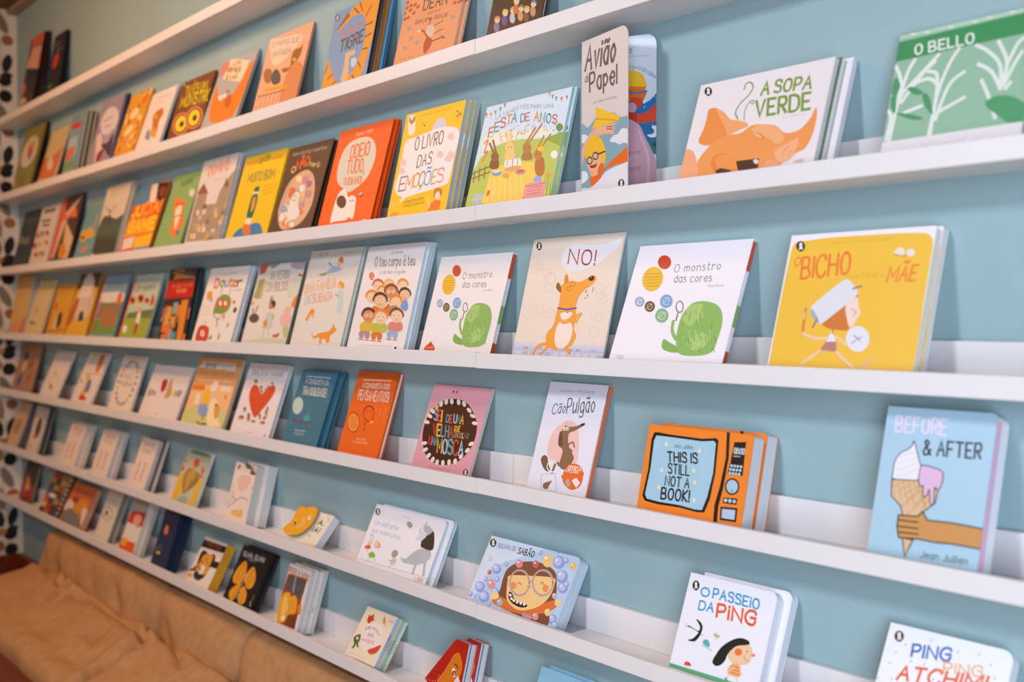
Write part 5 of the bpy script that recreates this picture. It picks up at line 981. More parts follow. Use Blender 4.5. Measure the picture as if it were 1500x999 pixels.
B(5, -0.8269, 0.0135, 0.1760, 0.2055, 0.3403, 0.012, '#3f7488', '#2c6a80', 1, 0, 'teal blue book with a small boat and pale moon',
  rear=[('#2f6a80', '#2c6a84', 0.012, 1, 'second teal copy behind the small boat book')], side=None, outline=None,
  art=[(4,513,53,[-190,565,195,604,447,586,738,617]),(4,513,52,[-174,519,227,558,477,542,746,570]),(4,513,52,[-158,472,259,512,507,498,754,524]),(4,513,52,[-142,426,291,466,537,455,761,478]),(4,513,52,[-126,380,322,420,566,411,769,432]),(4,513,52,[-110,335,354,374,595,368,777,385]),
   (4,513,51,[-94,289,385,329,625,325,785,340]),(4,513,51,[-78,243,416,284,654,282,793,294]),(4,513,51,[-62,198,447,239,683,239,800,248]),(4,513,51,[-46,153,478,194,712,197,808,202]),(4,513,51,[-31,107,509,150,740,154,816,157]),(4,513,50,[-15,62,540,105,769,112,823,111]),
   (3,514,105,[182,918,844,918]),(6,515,12,[183,828,850,822,171,887],'À CONQUISTA DA'),(6,515,13,[191,681,867,681,162,782],'TRANQUILIDADE!'),(2,516,[165,531,318,528,196,421]),(1,517,[102,375,321,363,564,357,755,344,534,315,212,317]),(2,518,[521,391,618,397,546,354]),
   (3,519,100,[551,422,507,498]),(6,515,13,[299,211,601,216,289,231],'SUSANA COSTA'),(6,515,13,[315,170,572,172,305,190],'CARLOTA')])
B(5, -0.5741, 0.0282, 0.1761, 0.2117, 0.3228, 0.012, '#e8661c', '#d0541c', 1, 0, 'orange book with a small outlined face, right of the teal boat book',
  rear=[], side=['#e8661c', '#efe6dc', '#e05a1c'], outline=None,
  art=[(3,520,111,[165,898,834,909]),(6,521,12,[186,805,843,813,173,861],'A CONQUISTA DOS'),(6,521,13,[159,663,892,669,134,775],'PENSAMENTOS!'),(2,522,[204,398,354,398,235,290]),(5,523,92,[204,398,357,408,270,288]),(3,524,46,[91,458,253,460]),
   (3,524,46,[107,430,270,433]),(3,524,46,[124,402,286,405]),(3,524,46,[141,375,303,378]),(3,524,46,[158,347,319,350]),(5,525,106,[518,519,640,527,569,432]),(4,525,122,[397,541,438,598,577,591,642,524]),
   (3,525,61,[457,536,494,549]),(3,525,61,[536,546,580,539]),(4,525,76,[450,418,494,389,536,431]),(4,525,75,[496,374,508,320,537,361]),(2,526,[637,430,682,433,647,412]),(2,527,[695,496,703,496,698,491]),
   (2,527,[837,624,845,624,840,619]),(2,527,[770,581,778,581,773,576]),(2,527,[859,518,867,518,862,513]),(2,527,[588,656,596,657,591,652]),(2,527,[881,591,888,591,883,586]),(2,527,[809,673,817,674,811,669]),
   (2,527,[784,527,792,527,787,522]),(2,527,[737,479,745,479,740,474]),(2,527,[858,670,865,671,860,666]),(2,527,[624,554,632,554,626,549]),(2,527,[909,603,916,603,911,598]),(2,527,[674,581,682,581,677,576]),
   (2,527,[588,617,596,617,591,612]),(2,527,[756,571,764,571,759,566]),(2,527,[658,619,666,619,661,614]),(2,527,[679,573,687,574,682,569]),(2,527,[653,661,661,662,656,657]),(2,527,[895,567,903,567,897,562]),
   (2,527,[789,635,797,636,792,631]),(2,527,[978,511,986,512,981,507]),(2,527,[632,596,640,597,635,592]),(2,527,[874,534,882,535,876,530]),(2,527,[912,595,920,595,915,590]),(2,527,[905,544,913,545,907,540]),
   (2,527,[722,550,730,551,725,546]),(2,527,[941,512,949,512,944,507]),(2,527,[789,554,797,554,792,549]),(2,527,[593,613,601,613,595,608]),(2,527,[866,594,874,594,868,589]),(6,528,11,[389,212,610,220,381,230],'Susana Costa'),
   (6,528,10,[333,173,681,185,324,194],'Ilustrações de Paulo'),(3,210,59,[431,40,598,42])])
B(5, -0.2724, 0.0331, 0.2041, 0.1966, 0.3534, 0.006, '#dc9ca8', '#a8c4dc', 0, 0, 'pink book with a round brown mouth full of teeth',
  rear=[], side=['#a8c4dc', '#a8c4dc', '#e6cf3c'], outline=None,
  art=[(1,529,[402,851,623,827,792,725,905,598,935,451,897,314,781,189,580,121,363,126,185,207,70,352,29,507,68,669,207,799]),(2,530,[216,779,248,775,215,746]),(2,530,[295,810,327,808,301,776]),(2,530,[387,819,417,821,402,786]),(2,530,[505,819,533,824,526,787]),(2,530,[604,806,629,815,634,776]),
   (2,530,[716,742,733,756,758,719]),(2,530,[797,686,804,703,845,673]),(2,530,[865,610,862,629,913,608]),(2,530,[899,388,878,403,933,408]),(2,530,[868,314,841,323,888,341]),(2,530,[795,240,767,247,808,270]),
   (2,530,[722,178,692,180,721,210]),(2,530,[629,157,600,155,620,189]),(2,530,[532,138,561,142,546,106]),(2,530,[432,134,462,133,433,102]),(2,530,[346,154,377,149,338,122]),(2,530,[256,190,285,180,235,161]),
   (2,530,[170,249,193,234,133,228]),(2,530,[119,317,136,299,72,304]),(2,530,[54,557,52,537,-1,564]),(2,530,[76,630,62,613,25,649]),(2,530,[104,688,86,673,58,712]),(6,531,16,[171,595,224,590,136,716],'S'),
   (6,532,16,[239,588,292,583,205,709],'E'),(6,533,16,[307,582,359,577,273,702],'I'),(6,534,16,[388,588,432,586,372,668],'D'),(6,532,16,[444,585,487,584,428,665],'E'),(6,535,16,[517,586,563,586,495,680],'U'),(6,534,16,[576,586,621,585,554,679],'M'),
   (6,533,16,[634,585,679,584,613,678],'A'),(6,532,16,[224,423,281,423,187,549],'V'),(6,533,16,[297,423,354,423,261,548],'E'),(6,534,16,[370,423,426,423,334,547],'L'),(6,534,16,[442,423,497,422,406,546],'H'),(6,532,16,[513,422,568,422,478,545],'A'),
   (6,533,16,[560,498,588,498,554,556],'Q'),(6,533,16,[596,498,623,498,589,556],'U'),(6,533,16,[631,498,659,498,625,556],'E'),(6,534,16,[585,430,612,431,580,484],'E'),(6,533,16,[620,431,648,432,615,485],'N'),(6,532,16,[655,432,683,433,650,486],'G'),
   (6,534,16,[690,433,718,434,686,487],'O'),(6,533,16,[725,435,752,435,720,489],'L'),(6,532,16,[760,436,787,437,755,490],'I'),(6,534,16,[794,437,821,438,790,491],'U'),(6,532,16,[200,315,243,314,177,406],'U'),(6,531,16,[255,314,299,314,234,406],'M'),
   (6,534,16,[311,313,354,313,289,405],'A'),(6,533,16,[385,239,457,241,336,392],'M'),(6,535,16,[477,242,548,243,429,393],'O'),(6,534,16,[568,244,638,246,520,394],'S'),(6,532,16,[658,246,727,248,611,396],'C'),(6,535,16,[746,248,815,250,701,397],'A'),
   (2,536,[372,931,388,932,378,918]),(2,536,[427,930,441,931,432,918]),(5,537,46,[398,942,472,947,416,900]),(6,538,10,[300,62,687,63,296,77],'TEXTO E DESENHOS DE JEAN'),(2,57,[935,82,973,86,950,45]),(1,58,[921,109,942,102,948,83,965,59,946,64,931,53,925,77,915,96]),
   (1,533,[131,722,145,763,185,750,182,718])])
B(5, 0.1108, 0.0322, 0.1601, 0.2181, 0.3073, 0.009, '#e7e5ef', '#c8785a', 1, 0, 'white book with a brown long nosed dog and a round orange sticker',
  rear=[], side=['#d0744c'], outline=None,
  art=[(6,539,9,[198,917,773,923,191,940],'Colas Dutour • Marc Bourret'),(6,540,7,[146,710,365,733,147,796],'Cão'),(6,540,6,[396,728,838,765,372,857],'Pulgão'),(1,541,[345,626,448,668,600,641,699,518,741,360,703,293,394,284,234,353,208,484,275,588]),(1,542,[385,579,420,622,487,615,606,628,715,661,733,646,607,589,514,557,538,474,604,414,669,371,677,339,627,255,509,253,467,298,474,404,395,439,369,470,400,530]),(1,384,[668,648,724,662,734,644,687,633]),
   (2,543,[423,594,450,596,430,577]),(2,543,[472,597,496,599,479,581]),(2,544,[430,593,439,594,432,587]),(2,544,[476,596,485,596,478,590]),(1,545,[355,552,392,563,446,468,414,441,372,462]),(4,542,158,[539,458,604,487,651,450]),
   (4,542,157,[567,427,619,415,627,383]),(1,546,[141,305,179,344,244,330,285,275,341,222,282,209,202,244]),(4,542,281,[499,276,409,285,382,202]),(4,542,249,[587,275,640,224,564,185]),(5,547,94,[358,257,441,263,378,211]),(1,548,[565,217,613,286,726,311,845,281,895,198,866,125,744,90,621,126,570,170]),
   (6,549,20,[627,255,840,257,619,286],'OFERTA'),(6,549,18,[599,233,856,233,597,252],'EXCLUSIVA!'),(0,550,[726,168,790,197,868,161,825,113]),(1,551,[629,143,660,178,716,135,690,109]),(2,548,[850,234,896,238,860,210]),(0,552,[198,181,447,207,539,42,252,40]),
   (0,553,[225,172,433,195,509,60,272,53]),(1,542,[282,103,368,127,410,139,382,96,365,62,293,63])])
B(5, 0.4116, 0.0135, 0.2133, 0.1524, 0.2290, 0.029, '#ee8426', '#e4e8ee', 2, 0.006, 'orange board book drawn as an oven with a blue window',
  rear=[('#ee8426', '#e8eaf0', 0.003, 1, 'second orange copy behind the oven board book')], side=None, outline=None,
  art=[(0,554,[60,912,93,922,210,911,540,904,668,928,692,906,707,568,692,296,659,151,590,141,427,157,206,150,73,163,40,214,58,504,44,833]),(0,555,[89,884,223,884,544,877,650,896,672,874,687,565,665,310,635,173,569,166,424,182,221,179,89,190,65,235,80,508,72,826]),(0,554,[755,1009,784,1009,807,738,797,430,778,236,786,74,752,72,741,247,764,424,781,734]),(0,554,[836,907,940,921,947,692,950,577,815,574,827,693]),(6,556,17,[847,792,938,795,845,851],'00:00'),(6,556,20,[848,759,904,763,848,774],'ooooo'),
   (2,557,[842,666,853,668,844,651]),(2,557,[838,628,850,629,840,613]),(2,557,[835,589,846,591,837,574]),(2,557,[870,667,881,669,872,652]),(2,557,[866,628,878,630,868,613]),(2,557,[863,590,874,592,865,575]),
   (2,557,[898,667,909,669,900,653]),(2,557,[895,629,906,631,896,614]),(2,557,[891,590,903,592,893,576]),(2,557,[926,668,937,670,928,653]),(2,557,[923,630,934,631,924,615]),(2,557,[919,591,930,593,921,576]),
   (2,554,[873,458,936,470,884,373]),(2,558,[873,458,923,467,882,390]),(3,554,74,[874,425,881,399]),(0,554,[812,337,934,347,933,285,813,279]),(2,557,[834,311,849,314,836,293]),(2,557,[872,313,887,315,874,294]),
   (2,557,[910,314,924,317,912,296]),(0,554,[798,240,947,254,952,113,808,107]),(0,559,[814,222,932,232,935,133,821,129]),(6,560,9,[281,778,467,781,279,818],'Jean Jullien'),(6,554,16,[242,620,528,642,225,721],'THIS IS'),(6,554,16,[265,497,470,504,254,598],'STILL'),
   (6,554,16,[250,365,484,372,245,465],'NOT A'),(6,554,16,[230,217,502,232,225,331],'BOOK!'),(2,561,[202,802,219,804,206,778]),(2,561,[531,776,546,778,534,753]),(2,561,[196,516,213,519,200,492]),(2,561,[506,565,522,568,509,542]),
   (2,561,[532,442,547,444,535,419]),(2,561,[194,333,211,336,198,310]),(2,561,[548,257,564,260,551,234])])
B(5, 0.8320, 0.0172, 0.1524, 0.2101, 0.2690, 0.035, '#a9cbdd', '#e6e8ee', 2, 0.008, 'pale blue board book with an ice cream held by a hand',
  rear=[], side=['#e0b4d0', '#e0b4d0', '#e9e9f0', '#e9e9f0', '#e9e9f0'], outline=None,
  art=[(6,562,15,[103,836,573,840,96,936],'BEFORE'),(6,563,14,[397,702,899,714,389,794],'& AFTER'),(0,564,[138,521,378,536,420,503,573,495,563,407,479,348,437,297,298,282,255,358,153,416]),(3,565,74,[138,521,378,536,420,503,573,495,563,407,479,348,437,297,298,282,255,358,153,416,138,521]),(3,566,49,[148,516,187,419]),(3,566,49,[156,479,300,529]),
   (3,566,49,[195,520,257,399]),(3,566,49,[216,454,349,516]),(3,566,49,[241,524,326,379]),(3,566,48,[276,430,397,503]),(3,566,49,[287,528,394,359]),(3,566,48,[334,406,446,491]),
   (3,566,49,[333,532,493,364]),(3,566,48,[393,383,494,478]),(3,566,48,[378,536,493,364]),(3,566,48,[450,359,541,465]),(3,566,48,[265,353,414,490]),(3,566,48,[313,296,522,476]),
   (1,567,[149,526,139,565,141,635,183,695,257,731,287,759,293,783,323,740,349,694,372,653,400,612,398,569,373,536,264,528]),(3,565,62,[149,526,139,532,137,541,138,552,139,565,138,581,137,599,137,617,141,635,148,651,157,667,169,681,183,695,200,706,221,715,241,723,257,731,268,739,276,746,282,752,287,759,290,767,290,775,290,782,293,783,299,777,307,766,316,752,323,740,330,729,337,717,343,706,349,694,355,684,360,673,366,663,372,653,379,643,387,632,395,622,400,612,402,601,402,590,401,579,398,569,395,559,392,550,386,542,373,536,352,532,324,530,293,529,264,528,233,526,201,524,171,523,149,526]),(4,568,37,[168,549,265,563,362,615]),(4,568,37,[165,589,267,608,352,646]),(4,568,37,[162,629,268,653,342,678]),(4,568,37,[159,669,269,699,332,709]),
   (1,569,[387,539,390,626,438,633,509,626,581,612,602,574,597,529,574,490,541,502,550,406,520,400,497,486,477,447,448,437,436,504,413,497]),(3,565,60,[387,539,384,560,384,585,385,609,390,626,398,634,409,635,423,634,438,633,454,633,472,631,491,628,509,626,528,623,548,621,566,617,581,612,590,604,596,595,599,584,602,574,603,563,602,551,600,540,597,529,593,517,587,506,581,496,574,490,565,492,555,500,546,505,541,502,541,483,545,455,549,426,550,406,545,396,537,392,528,393,520,400,514,418,508,445,503,471,497,486,492,484,488,472,483,458,477,447,470,441,462,436,454,434,448,437,444,450,442,470,439,491,436,504,431,507,425,502,419,497,413,497,406,503,398,512,391,524,387,539]),(0,570,[249,299,426,308,464,344,517,294,743,301,988,294,1075,292,1074,170,987,173,768,175,602,166,463,170,280,158,250,228]),(3,565,84,[249,299,426,308,464,344,517,294,743,301,988,294,1075,292,1074,170,987,173,768,175,602,166,463,170,280,158,250,228,249,299]),(3,565,84,[251,267,435,273]),(3,565,84,[259,228,443,234]),
   (3,565,84,[267,192,450,199]),(0,564,[315,160,413,159,360,49]),(3,565,83,[315,160,413,159,360,49,315,160]),(6,563,9,[495,58,906,66,498,102],'Jean Jullien')])
B(6, -3.3947, 0.0135, 0.1531, 0.2142, 0.3458, 0.01, '#d8b48c', '#a8a8a4', 1, 0, 'cream edged book with grey pages, leftmost on the sixth ledge',
  rear=[('#1c2a5a', '#b4b4b0', 0.03, 0, 'dark blue book behind the leftmost cream edged book on the sixth ledge')], side=None, outline=None,
  art=[(2,571,[500,500,800,500,500,700]),(2,572,[400,700,600,700,400,800])])
B(6, -3.1532, 0.0324, 0.1429, 0.2017, 0.2694, 0.01, '#e2d4c4', '#d0c8b4', 1, 0, 'white book with a dark brown oval, left of three white striped books',
  rear=[('#1a1a1c', '#bcc4b0', 0.05, 0, 'black and pale green book behind the dark brown oval book')], side=None, outline=None,
  art=[(2,573,[620,550,870,550,620,770]),(2,64,[500,360,680,360,500,410]),(2,574,[350,140,410,140,350,180])])
B(6, -2.6424, 0.0135, 0.1721, 0.1717, 0.3357, 0.018, '#e8d8cc', '#d8ccc0', 2, 0.004, 'white book with red and yellow columns, leftmost of the three',
  rear=[('#e8d8cc', '#e0d2bc', 0.006, 1, 'white copy behind the leftmost red and yellow columns book')], side=None, outline=None,
  art=[(6,575,25,[180,840,550,840,180,900],'COMO'),(6,576,25,[600,840,850,840,600,900],'SE'),(6,577,20,[200,720,750,720,200,780],'FOSSE'),(2,63,[300,200,370,200,300,222]),(2,578,[300,265,370,265,300,287]),(2,31,[300,330,370,330,300,352]),
   (2,579,[300,395,370,395,300,417]),(2,63,[300,460,370,460,300,482]),(2,578,[300,525,370,525,300,547]),(2,578,[620,200,690,200,620,222]),(2,31,[620,265,690,265,620,287]),(2,579,[620,330,690,330,620,352]),
   (2,63,[620,395,690,395,620,417]),(2,578,[620,460,690,460,620,482]),(2,31,[620,525,690,525,620,547])])
B(6, -2.2974, 0.0188, 0.1625, 0.1722, 0.3270, 0.016, '#e8d8cc', '#c4c4c4', 2, 0.004, 'white book with red and yellow columns, middle of the three',
  rear=[('#e8d8cc', '#d8cfc4', 0.006, 1, 'white copy behind the middle red and yellow columns book')], side=None, outline=None,
  art=[(6,575,25,[180,840,550,840,180,900],'COMO'),(6,576,25,[600,840,850,840,600,900],'SE'),(6,577,20,[200,720,750,720,200,780],'FOSSE'),(2,578,[300,200,370,200,300,222]),(2,31,[300,265,370,265,300,287]),(2,579,[300,330,370,330,300,352]),
   (2,63,[300,395,370,395,300,417]),(2,578,[300,460,370,460,300,482]),(2,31,[300,525,370,525,300,547]),(2,31,[620,200,690,200,620,222]),(2,579,[620,265,690,265,620,287]),(2,63,[620,330,690,330,620,352]),
   (2,578,[620,395,690,395,620,417]),(2,31,[620,460,690,460,620,482]),(2,579,[620,525,690,525,620,547])])
B(6, -1.9282, 0.0196, 0.1456, 0.1760, 0.3389, 0.014, '#e8d8cc', '#cfcac0', 2, 0.004, 'white book with red and yellow columns, rightmost of the three',
  rear=[('#4a4440', '#d4cec4', 0.02, 0, 'white copy behind the rightmost red and yellow columns book')], side=None, outline=None,
  art=[(6,575,25,[180,840,550,840,180,900],'COMO'),(6,576,25,[600,840,850,840,600,900],'SE'),(6,577,20,[200,720,750,720,200,780],'FOSSE'),(2,31,[300,200,370,200,300,222]),(2,579,[300,265,370,265,300,287]),(2,63,[300,330,370,330,300,352]),
   (2,578,[300,395,370,395,300,417]),(2,31,[300,460,370,460,300,482]),(2,579,[300,525,370,525,300,547]),(2,579,[620,200,690,200,620,222]),(2,63,[620,265,690,265,620,287]),(2,578,[620,330,690,330,620,352]),
   (2,31,[620,395,690,395,620,417]),(2,579,[620,460,690,460,620,482]),(2,63,[620,525,690,525,620,547])])
B(6, -1.5896, 0.0326, 0.1758, 0.1713, 0.3768, 0.012, '#c2c2a8', '#dfdcd2', 2, 0.002, 'pale green book with red and yellow flowers',
  rear=[], side=None, outline=None,
  art=[(1,315,[75,960,401,994,879,968,968,926,637,916,288,917]),(1,580,[35,63,21,296,0,503,129,492,278,278,252,93]),(1,580,[717,32,798,145,768,394,908,538,1010,375,987,122,931,51]),(1,581,[382,189,196,449,276,641,581,626,846,581,768,394,548,237]),(1,582,[450,249,338,492,422,606,521,413]),(1,298,[522,233,627,426,796,537,768,394]),
   (2,583,[520,773,643,773,535,695]),(2,583,[868,660,922,660,880,593]),(2,583,[58,615,116,615,70,555]),(2,583,[69,761,116,761,76,726]),(2,583,[890,561,933,562,895,533]),(1,584,[479,536,452,714,581,626,608,449]),
   (1,585,[271,70,447,146,642,123,612,17,310,24])])
B(6, -1.1622, 0.0135, 0.1281, 0.1696, 0.2418, 0.026, '#efdcd0', '#d0d0cc', 2, 0.003, 'cream book with thin brown branches',
  rear=[('#e4e2e0', '#dedfde', 0.02, 0, 'thick white book behind the thin brown branches book')], side=None, outline=None,
  art=[(1,586,[261,673,325,782,632,821,856,773,704,601,406,550]),(4,587,108,[121,522,190,415,351,374,114,270,-187,150]),(4,587,107,[351,374,543,439,803,443,915,387]),(4,448,86,[-151,150,159,412]),(3,588,130,[107,544,110,613]),(1,107,[215,166,409,233,602,242,736,290,798,141,614,120,338,134]),
   (1,182,[378,1016,573,1020,899,912,999,853,742,853,763,923,564,929]),(4,92,131,[385,1005,763,923,1119,864]),(4,92,108,[509,912,730,977,1020,922]),(1,160,[122,891,176,965,242,936,193,885]),(3,182,106,[929,634,995,652]),(2,589,[-36,374,-3,377,-28,363]),
   (2,589,[-164,84,-131,87,-156,73])])
B(6, -0.4834, 0.0228, 0.2765, 0.1491, 0.4383, 0.01, '#eeecf0', '#cfe4ee', 2, 0.01, 'white landscape board book with a grey elephant',
  rear=[('#eeecf0', '#cfe4ee', 0.012, 1, 'copy behind the white elephant board book')], side=None, outline=None,
  art=[(2,57,[51,882,86,892,70,829]),(1,58,[36,922,56,913,64,886,82,850,64,856,51,838,43,874,31,903]),(6,590,9,[71,676,415,685,59,749],'Um elefante'),(6,590,9,[70,560,518,567,60,621],'que balançava...'),(6,591,10,[408,901,532,897,403,923],'Madalena'),(1,578,[171,366,178,448,238,430,267,368,216,338]),
   (1,110,[47,311,100,357,143,314,88,275]),(2,592,[103,387,138,398,113,361]),(5,593,78,[101,473,123,480,115,431]),(1,594,[138,212,185,270,244,219,193,173]),(3,594,127,[164,177,160,111]),(3,594,127,[229,200,255,149]),
   (3,595,232,[86,281,138,212]),(2,596,[200,398,234,409,216,352]),(1,597,[448,316,462,390,523,383,526,314,488,274]),(1,598,[467,183,488,274,542,264,533,178]),(3,597,100,[429,220,528,232]),(3,597,99,[499,166,477,117]),
   (1,599,[502,810,524,858,587,821,569,759]),(1,600,[583,311,651,315,698,400,785,510,909,537,953,432,891,330,812,276,720,257,634,255]),(3,600,582,[804,300,803,152]),(3,600,579,[904,362,940,175]),(1,412,[784,551,771,669,810,736,871,810,917,715,948,564,900,527,825,537]),(1,600,[750,773,767,874,838,840,871,810,814,724]),
   (3,601,176,[738,810,755,912]),(3,601,151,[714,734,705,800]),(1,602,[686,629,750,773,810,736,779,645]),(3,591,51,[38,106,997,143]),(6,603,10,[862,59,961,69,853,109],'LIBRI')])
B(6, -0.0524, 0.0165, 0.2627, 0.1385, 0.5098, 0.026, '#b4d0ea', '#d8e8f4', 2, 0.01, 'blue landscape board book with a laughing girl in glasses and bubbles',
  rear=[], side=None, outline=None,
  art=[(1,604,[-249,900,229,1057,639,1032,167,569,89,132,4,-11]),(2,605,[198,548,248,566,220,479]),(2,606,[187,558,222,571,202,510]),(2,607,[173,567,184,571,178,551]),(2,605,[95,237,148,258,118,163]),(2,606,[82,247,120,262,98,197]),
   (2,607,[67,256,79,261,72,240]),(2,605,[183,122,239,145,208,44]),(2,606,[170,133,210,149,187,79]),(2,607,[154,142,167,147,160,124]),(2,605,[23,100,50,111,35,63]),(2,606,[17,105,36,113,25,80]),
   (2,607,[9,109,15,112,12,101]),(2,605,[86,93,104,100,94,70]),(2,606,[82,96,95,101,88,80]),(2,607,[78,99,81,101,79,94]),(2,605,[128,364,151,373,138,332]),(2,606,[123,368,139,374,129,347]),
   (2,607,[116,372,121,374,118,365]),(2,605,[247,410,274,420,259,373]),(2,606,[241,415,260,422,249,390]),(2,607,[234,420,240,422,237,411]),(2,605,[265,50,287,59,275,19]),(2,606,[260,54,276,60,267,33]),
   (2,607,[254,57,259,60,256,50]),(2,605,[280,236,317,251,296,184]),(2,606,[272,243,298,254,283,208]),(2,607,[261,250,270,253,265,238]),(2,605,[803,868,861,889,827,780]),(2,606,[790,880,830,895,806,821]),
   (2,607,[774,892,787,897,779,872]),(2,605,[864,916,891,925,876,875]),(2,606,[858,922,877,928,866,894]),(2,607,[851,927,857,929,854,918]),(2,605,[884,693,941,715,908,608]),(2,606,[872,706,911,721,888,647]),
   (2,607,[856,717,868,722,861,698]),(2,605,[933,549,979,567,952,479]),(2,606,[923,558,955,571,936,511]),(2,607,[910,567,920,572,914,552]),(2,605,[954,607,980,617,965,567]),(2,606,[948,613,966,620,955,585]),
   (2,607,[941,618,946,620,943,609]),(2,605,[942,118,984,136,959,55]),(2,606,[932,126,962,139,944,84]),(2,607,[921,134,930,138,925,120]),(2,605,[988,52,1020,67,1001,5]),(2,606,[980,59,1003,69,989,26]),
   (2,607,[971,65,979,68,974,54]),(2,605,[589,935,610,942,598,903]),(2,606,[584,940,599,945,590,918]),(2,607,[578,944,583,946,580,937]),(2,605,[761,1008,778,1014,768,982]),(2,606,[757,1012,769,1016,762,994]),
   (2,607,[752,1015,756,1017,754,1009]),(2,608,[90,662,116,671,102,623]),(2,609,[79,672,86,674,82,662]),(2,610,[282,652,308,661,295,611]),(2,609,[270,663,278,665,273,652]),(2,611,[136,476,157,483,146,443]),
   (2,609,[126,484,132,486,129,476]),(2,612,[206,319,251,336,228,250]),(2,609,[185,336,199,342,191,319]),(2,613,[951,868,984,880,966,813]),(2,609,[936,883,946,886,940,869]),(1,387,[366,60,317,119,321,305,306,459,316,597,394,711,534,783,668,793,786,746,834,661,888,480,900,335,904,188,922,23,834,8,537,30]),
   (1,614,[280,103,326,188,453,175,514,174,695,161,811,286,902,361,940,290,863,170,799,130,741,67,534,41,452,45,324,63]),(1,615,[642,75,741,67,737,15,659,19]),(2,616,[291,182,335,200,307,130]),(3,616,212,[263,189,237,219]),(3,616,212,[288,212,277,248]),(2,616,[941,340,974,353,952,300]),
   (3,616,201,[941,365,949,405]),(1,617,[396,283,366,429,363,508,535,573,805,645,842,563,842,411,798,267,714,161,597,94,489,125,428,191]),(1,618,[427,295,461,283,525,205,645,198,652,161,586,133,500,155,443,210]),(2,619,[450,252,463,257,456,233]),(2,619,[477,211,490,216,483,192]),(2,619,[507,197,520,202,513,179]),
   (2,619,[546,188,558,193,551,169]),(2,619,[585,189,597,194,591,170]),(2,619,[624,190,636,195,630,171]),(2,620,[440,389,472,402,455,338]),(2,620,[772,479,802,491,786,429]),(5,621,305,[495,453,593,491,545,285]),
   (5,621,300,[724,542,822,581,770,377]),(3,621,280,[584,508,619,522]),(4,622,94,[477,420,490,456,521,432]),(4,622,92,[706,510,714,549,746,515]),(4,623,93,[585,436,618,423,619,455]),(2,624,[416,706,453,719,433,648]),
   (2,549,[399,724,410,728,403,709]),(2,625,[586,760,618,772,601,709]),(2,549,[571,776,580,779,574,763]),(2,626,[690,853,745,873,715,762]),(2,549,[663,881,680,887,670,858]),(2,627,[370,114,401,127,384,67]),
   (2,549,[355,128,364,132,359,116]),(2,626,[877,184,907,197,891,136]),(2,549,[863,198,872,202,867,186]),(2,612,[775,82,805,95,789,34]),(2,549,[761,96,770,100,764,84]),(2,628,[883,416,906,425,894,378]),
   (2,549,[872,427,879,430,875,418]),(2,57,[49,897,85,909,67,839]),(1,58,[34,940,54,931,62,901,80,862,62,869,49,849,40,888,29,919]),(6,629,13,[122,850,324,864,115,914],'BOLINHA DE'),(6,630,24,[355,843,532,846,351,925],'SABÃO')])
B(6, 0.4823, 0.0135, 0.1711, 0.1651, 0.3624, 0.017, '#eeedf4', '#e6ebf3', 2, 0.012, 'white board book with a black haired girl and a swallow',
  rear=[('#eeedf4', '#e6ebf3', 0.014, 1, 'copy behind the swallow and black haired girl board book')], side=None, outline=None,
  art=[(2,57,[93,885,134,893,106,837]),(1,58,[81,920,102,912,107,888,123,856,104,862,87,846,82,877,72,903]),(6,631,18,[176,801,270,809,163,880],'O'),(6,631,17,[316,810,833,812,306,899],'PASSEiO'),(6,631,17,[183,667,350,677,181,751],'DA'),(6,632,19,[405,645,831,663,391,764],'PiNG'),
   (1,633,[184,570,236,558,276,520,279,467,264,416,222,361,138,355,194,381,233,432,238,457,144,477,69,480,118,489,75,509,141,488,242,470,243,518]),(0,634,[284,451,316,438,291,437]),(1,635,[318,370,326,402,367,412,399,378,398,349,354,355]),(3,636,55,[319,349,435,329]),(2,637,[347,404,361,408,349,398]),(1,638,[420,466,430,492,491,477,469,454]),
   (3,639,44,[443,495,442,524]),(3,634,44,[449,449,456,439]),(1,640,[624,319,621,382,668,434,780,473,842,466,868,416,873,372,849,310,765,274,676,276]),(1,641,[470,234,494,309,541,396,630,476,715,515,797,512,820,483,782,465,695,435,641,381,614,329,602,274,561,220,509,203]),(2,642,[722,385,761,395,731,352]),(2,643,[812,413,820,415,813,406]),
   (1,644,[860,397,882,414,907,404,890,382,867,382]),(4,643,42,[784,366,822,337,850,331]),(1,645,[679,265,766,271,799,195,767,164,656,174]),(3,646,96,[685,244,771,250]),(3,646,95,[679,216,785,223]),(3,646,95,[668,189,787,192]),
   (4,640,127,[661,181,697,225,719,242]),(4,640,127,[773,245,805,197]),(3,640,127,[684,170,657,121]),(3,640,126,[753,166,784,124]),(3,647,95,[642,125,673,110]),(1,648,[170,120,172,150,213,161,247,131]),
   (3,384,44,[208,153,247,128]),(0,649,[-7,97,673,110,1067,120,1076,84,-29,43])])
B(6, 0.8292, 0.0135, 0.1721, 0.1615, 0.4875, 0.02, '#eef0f7', '#e6ebf3', 2, 0.014, 'white board book with blue and orange lettering at the right',
  rear=[], side=None, outline=None,
  art=[(2,57,[98,899,137,909,110,852]),(1,58,[87,934,108,927,112,903,126,871,108,876,91,859,87,891,78,917]),(6,650,18,[236,760,542,804,229,860],'PING'),(6,651,17,[515,699,805,746,504,778],'PiNG'),(6,652,17,[167,541,844,644,175,657],'ATCHIM!'),(3,653,56,[360,917,365,940]),
   (3,653,56,[164,831,169,854]),(3,653,56,[104,745,109,768]),(3,653,56,[74,647,79,670]),(3,653,55,[240,707,245,730]),(3,653,55,[351,707,356,730]),(3,653,54,[443,696,448,719]),
   (3,653,54,[585,882,590,904]),(3,653,54,[745,902,750,924]),(3,653,53,[847,843,852,865]),(3,653,52,[895,745,900,767]),(3,653,55,[12,495,17,518]),(3,653,55,[125,517,130,541]),
   (3,653,54,[447,611,452,633])])
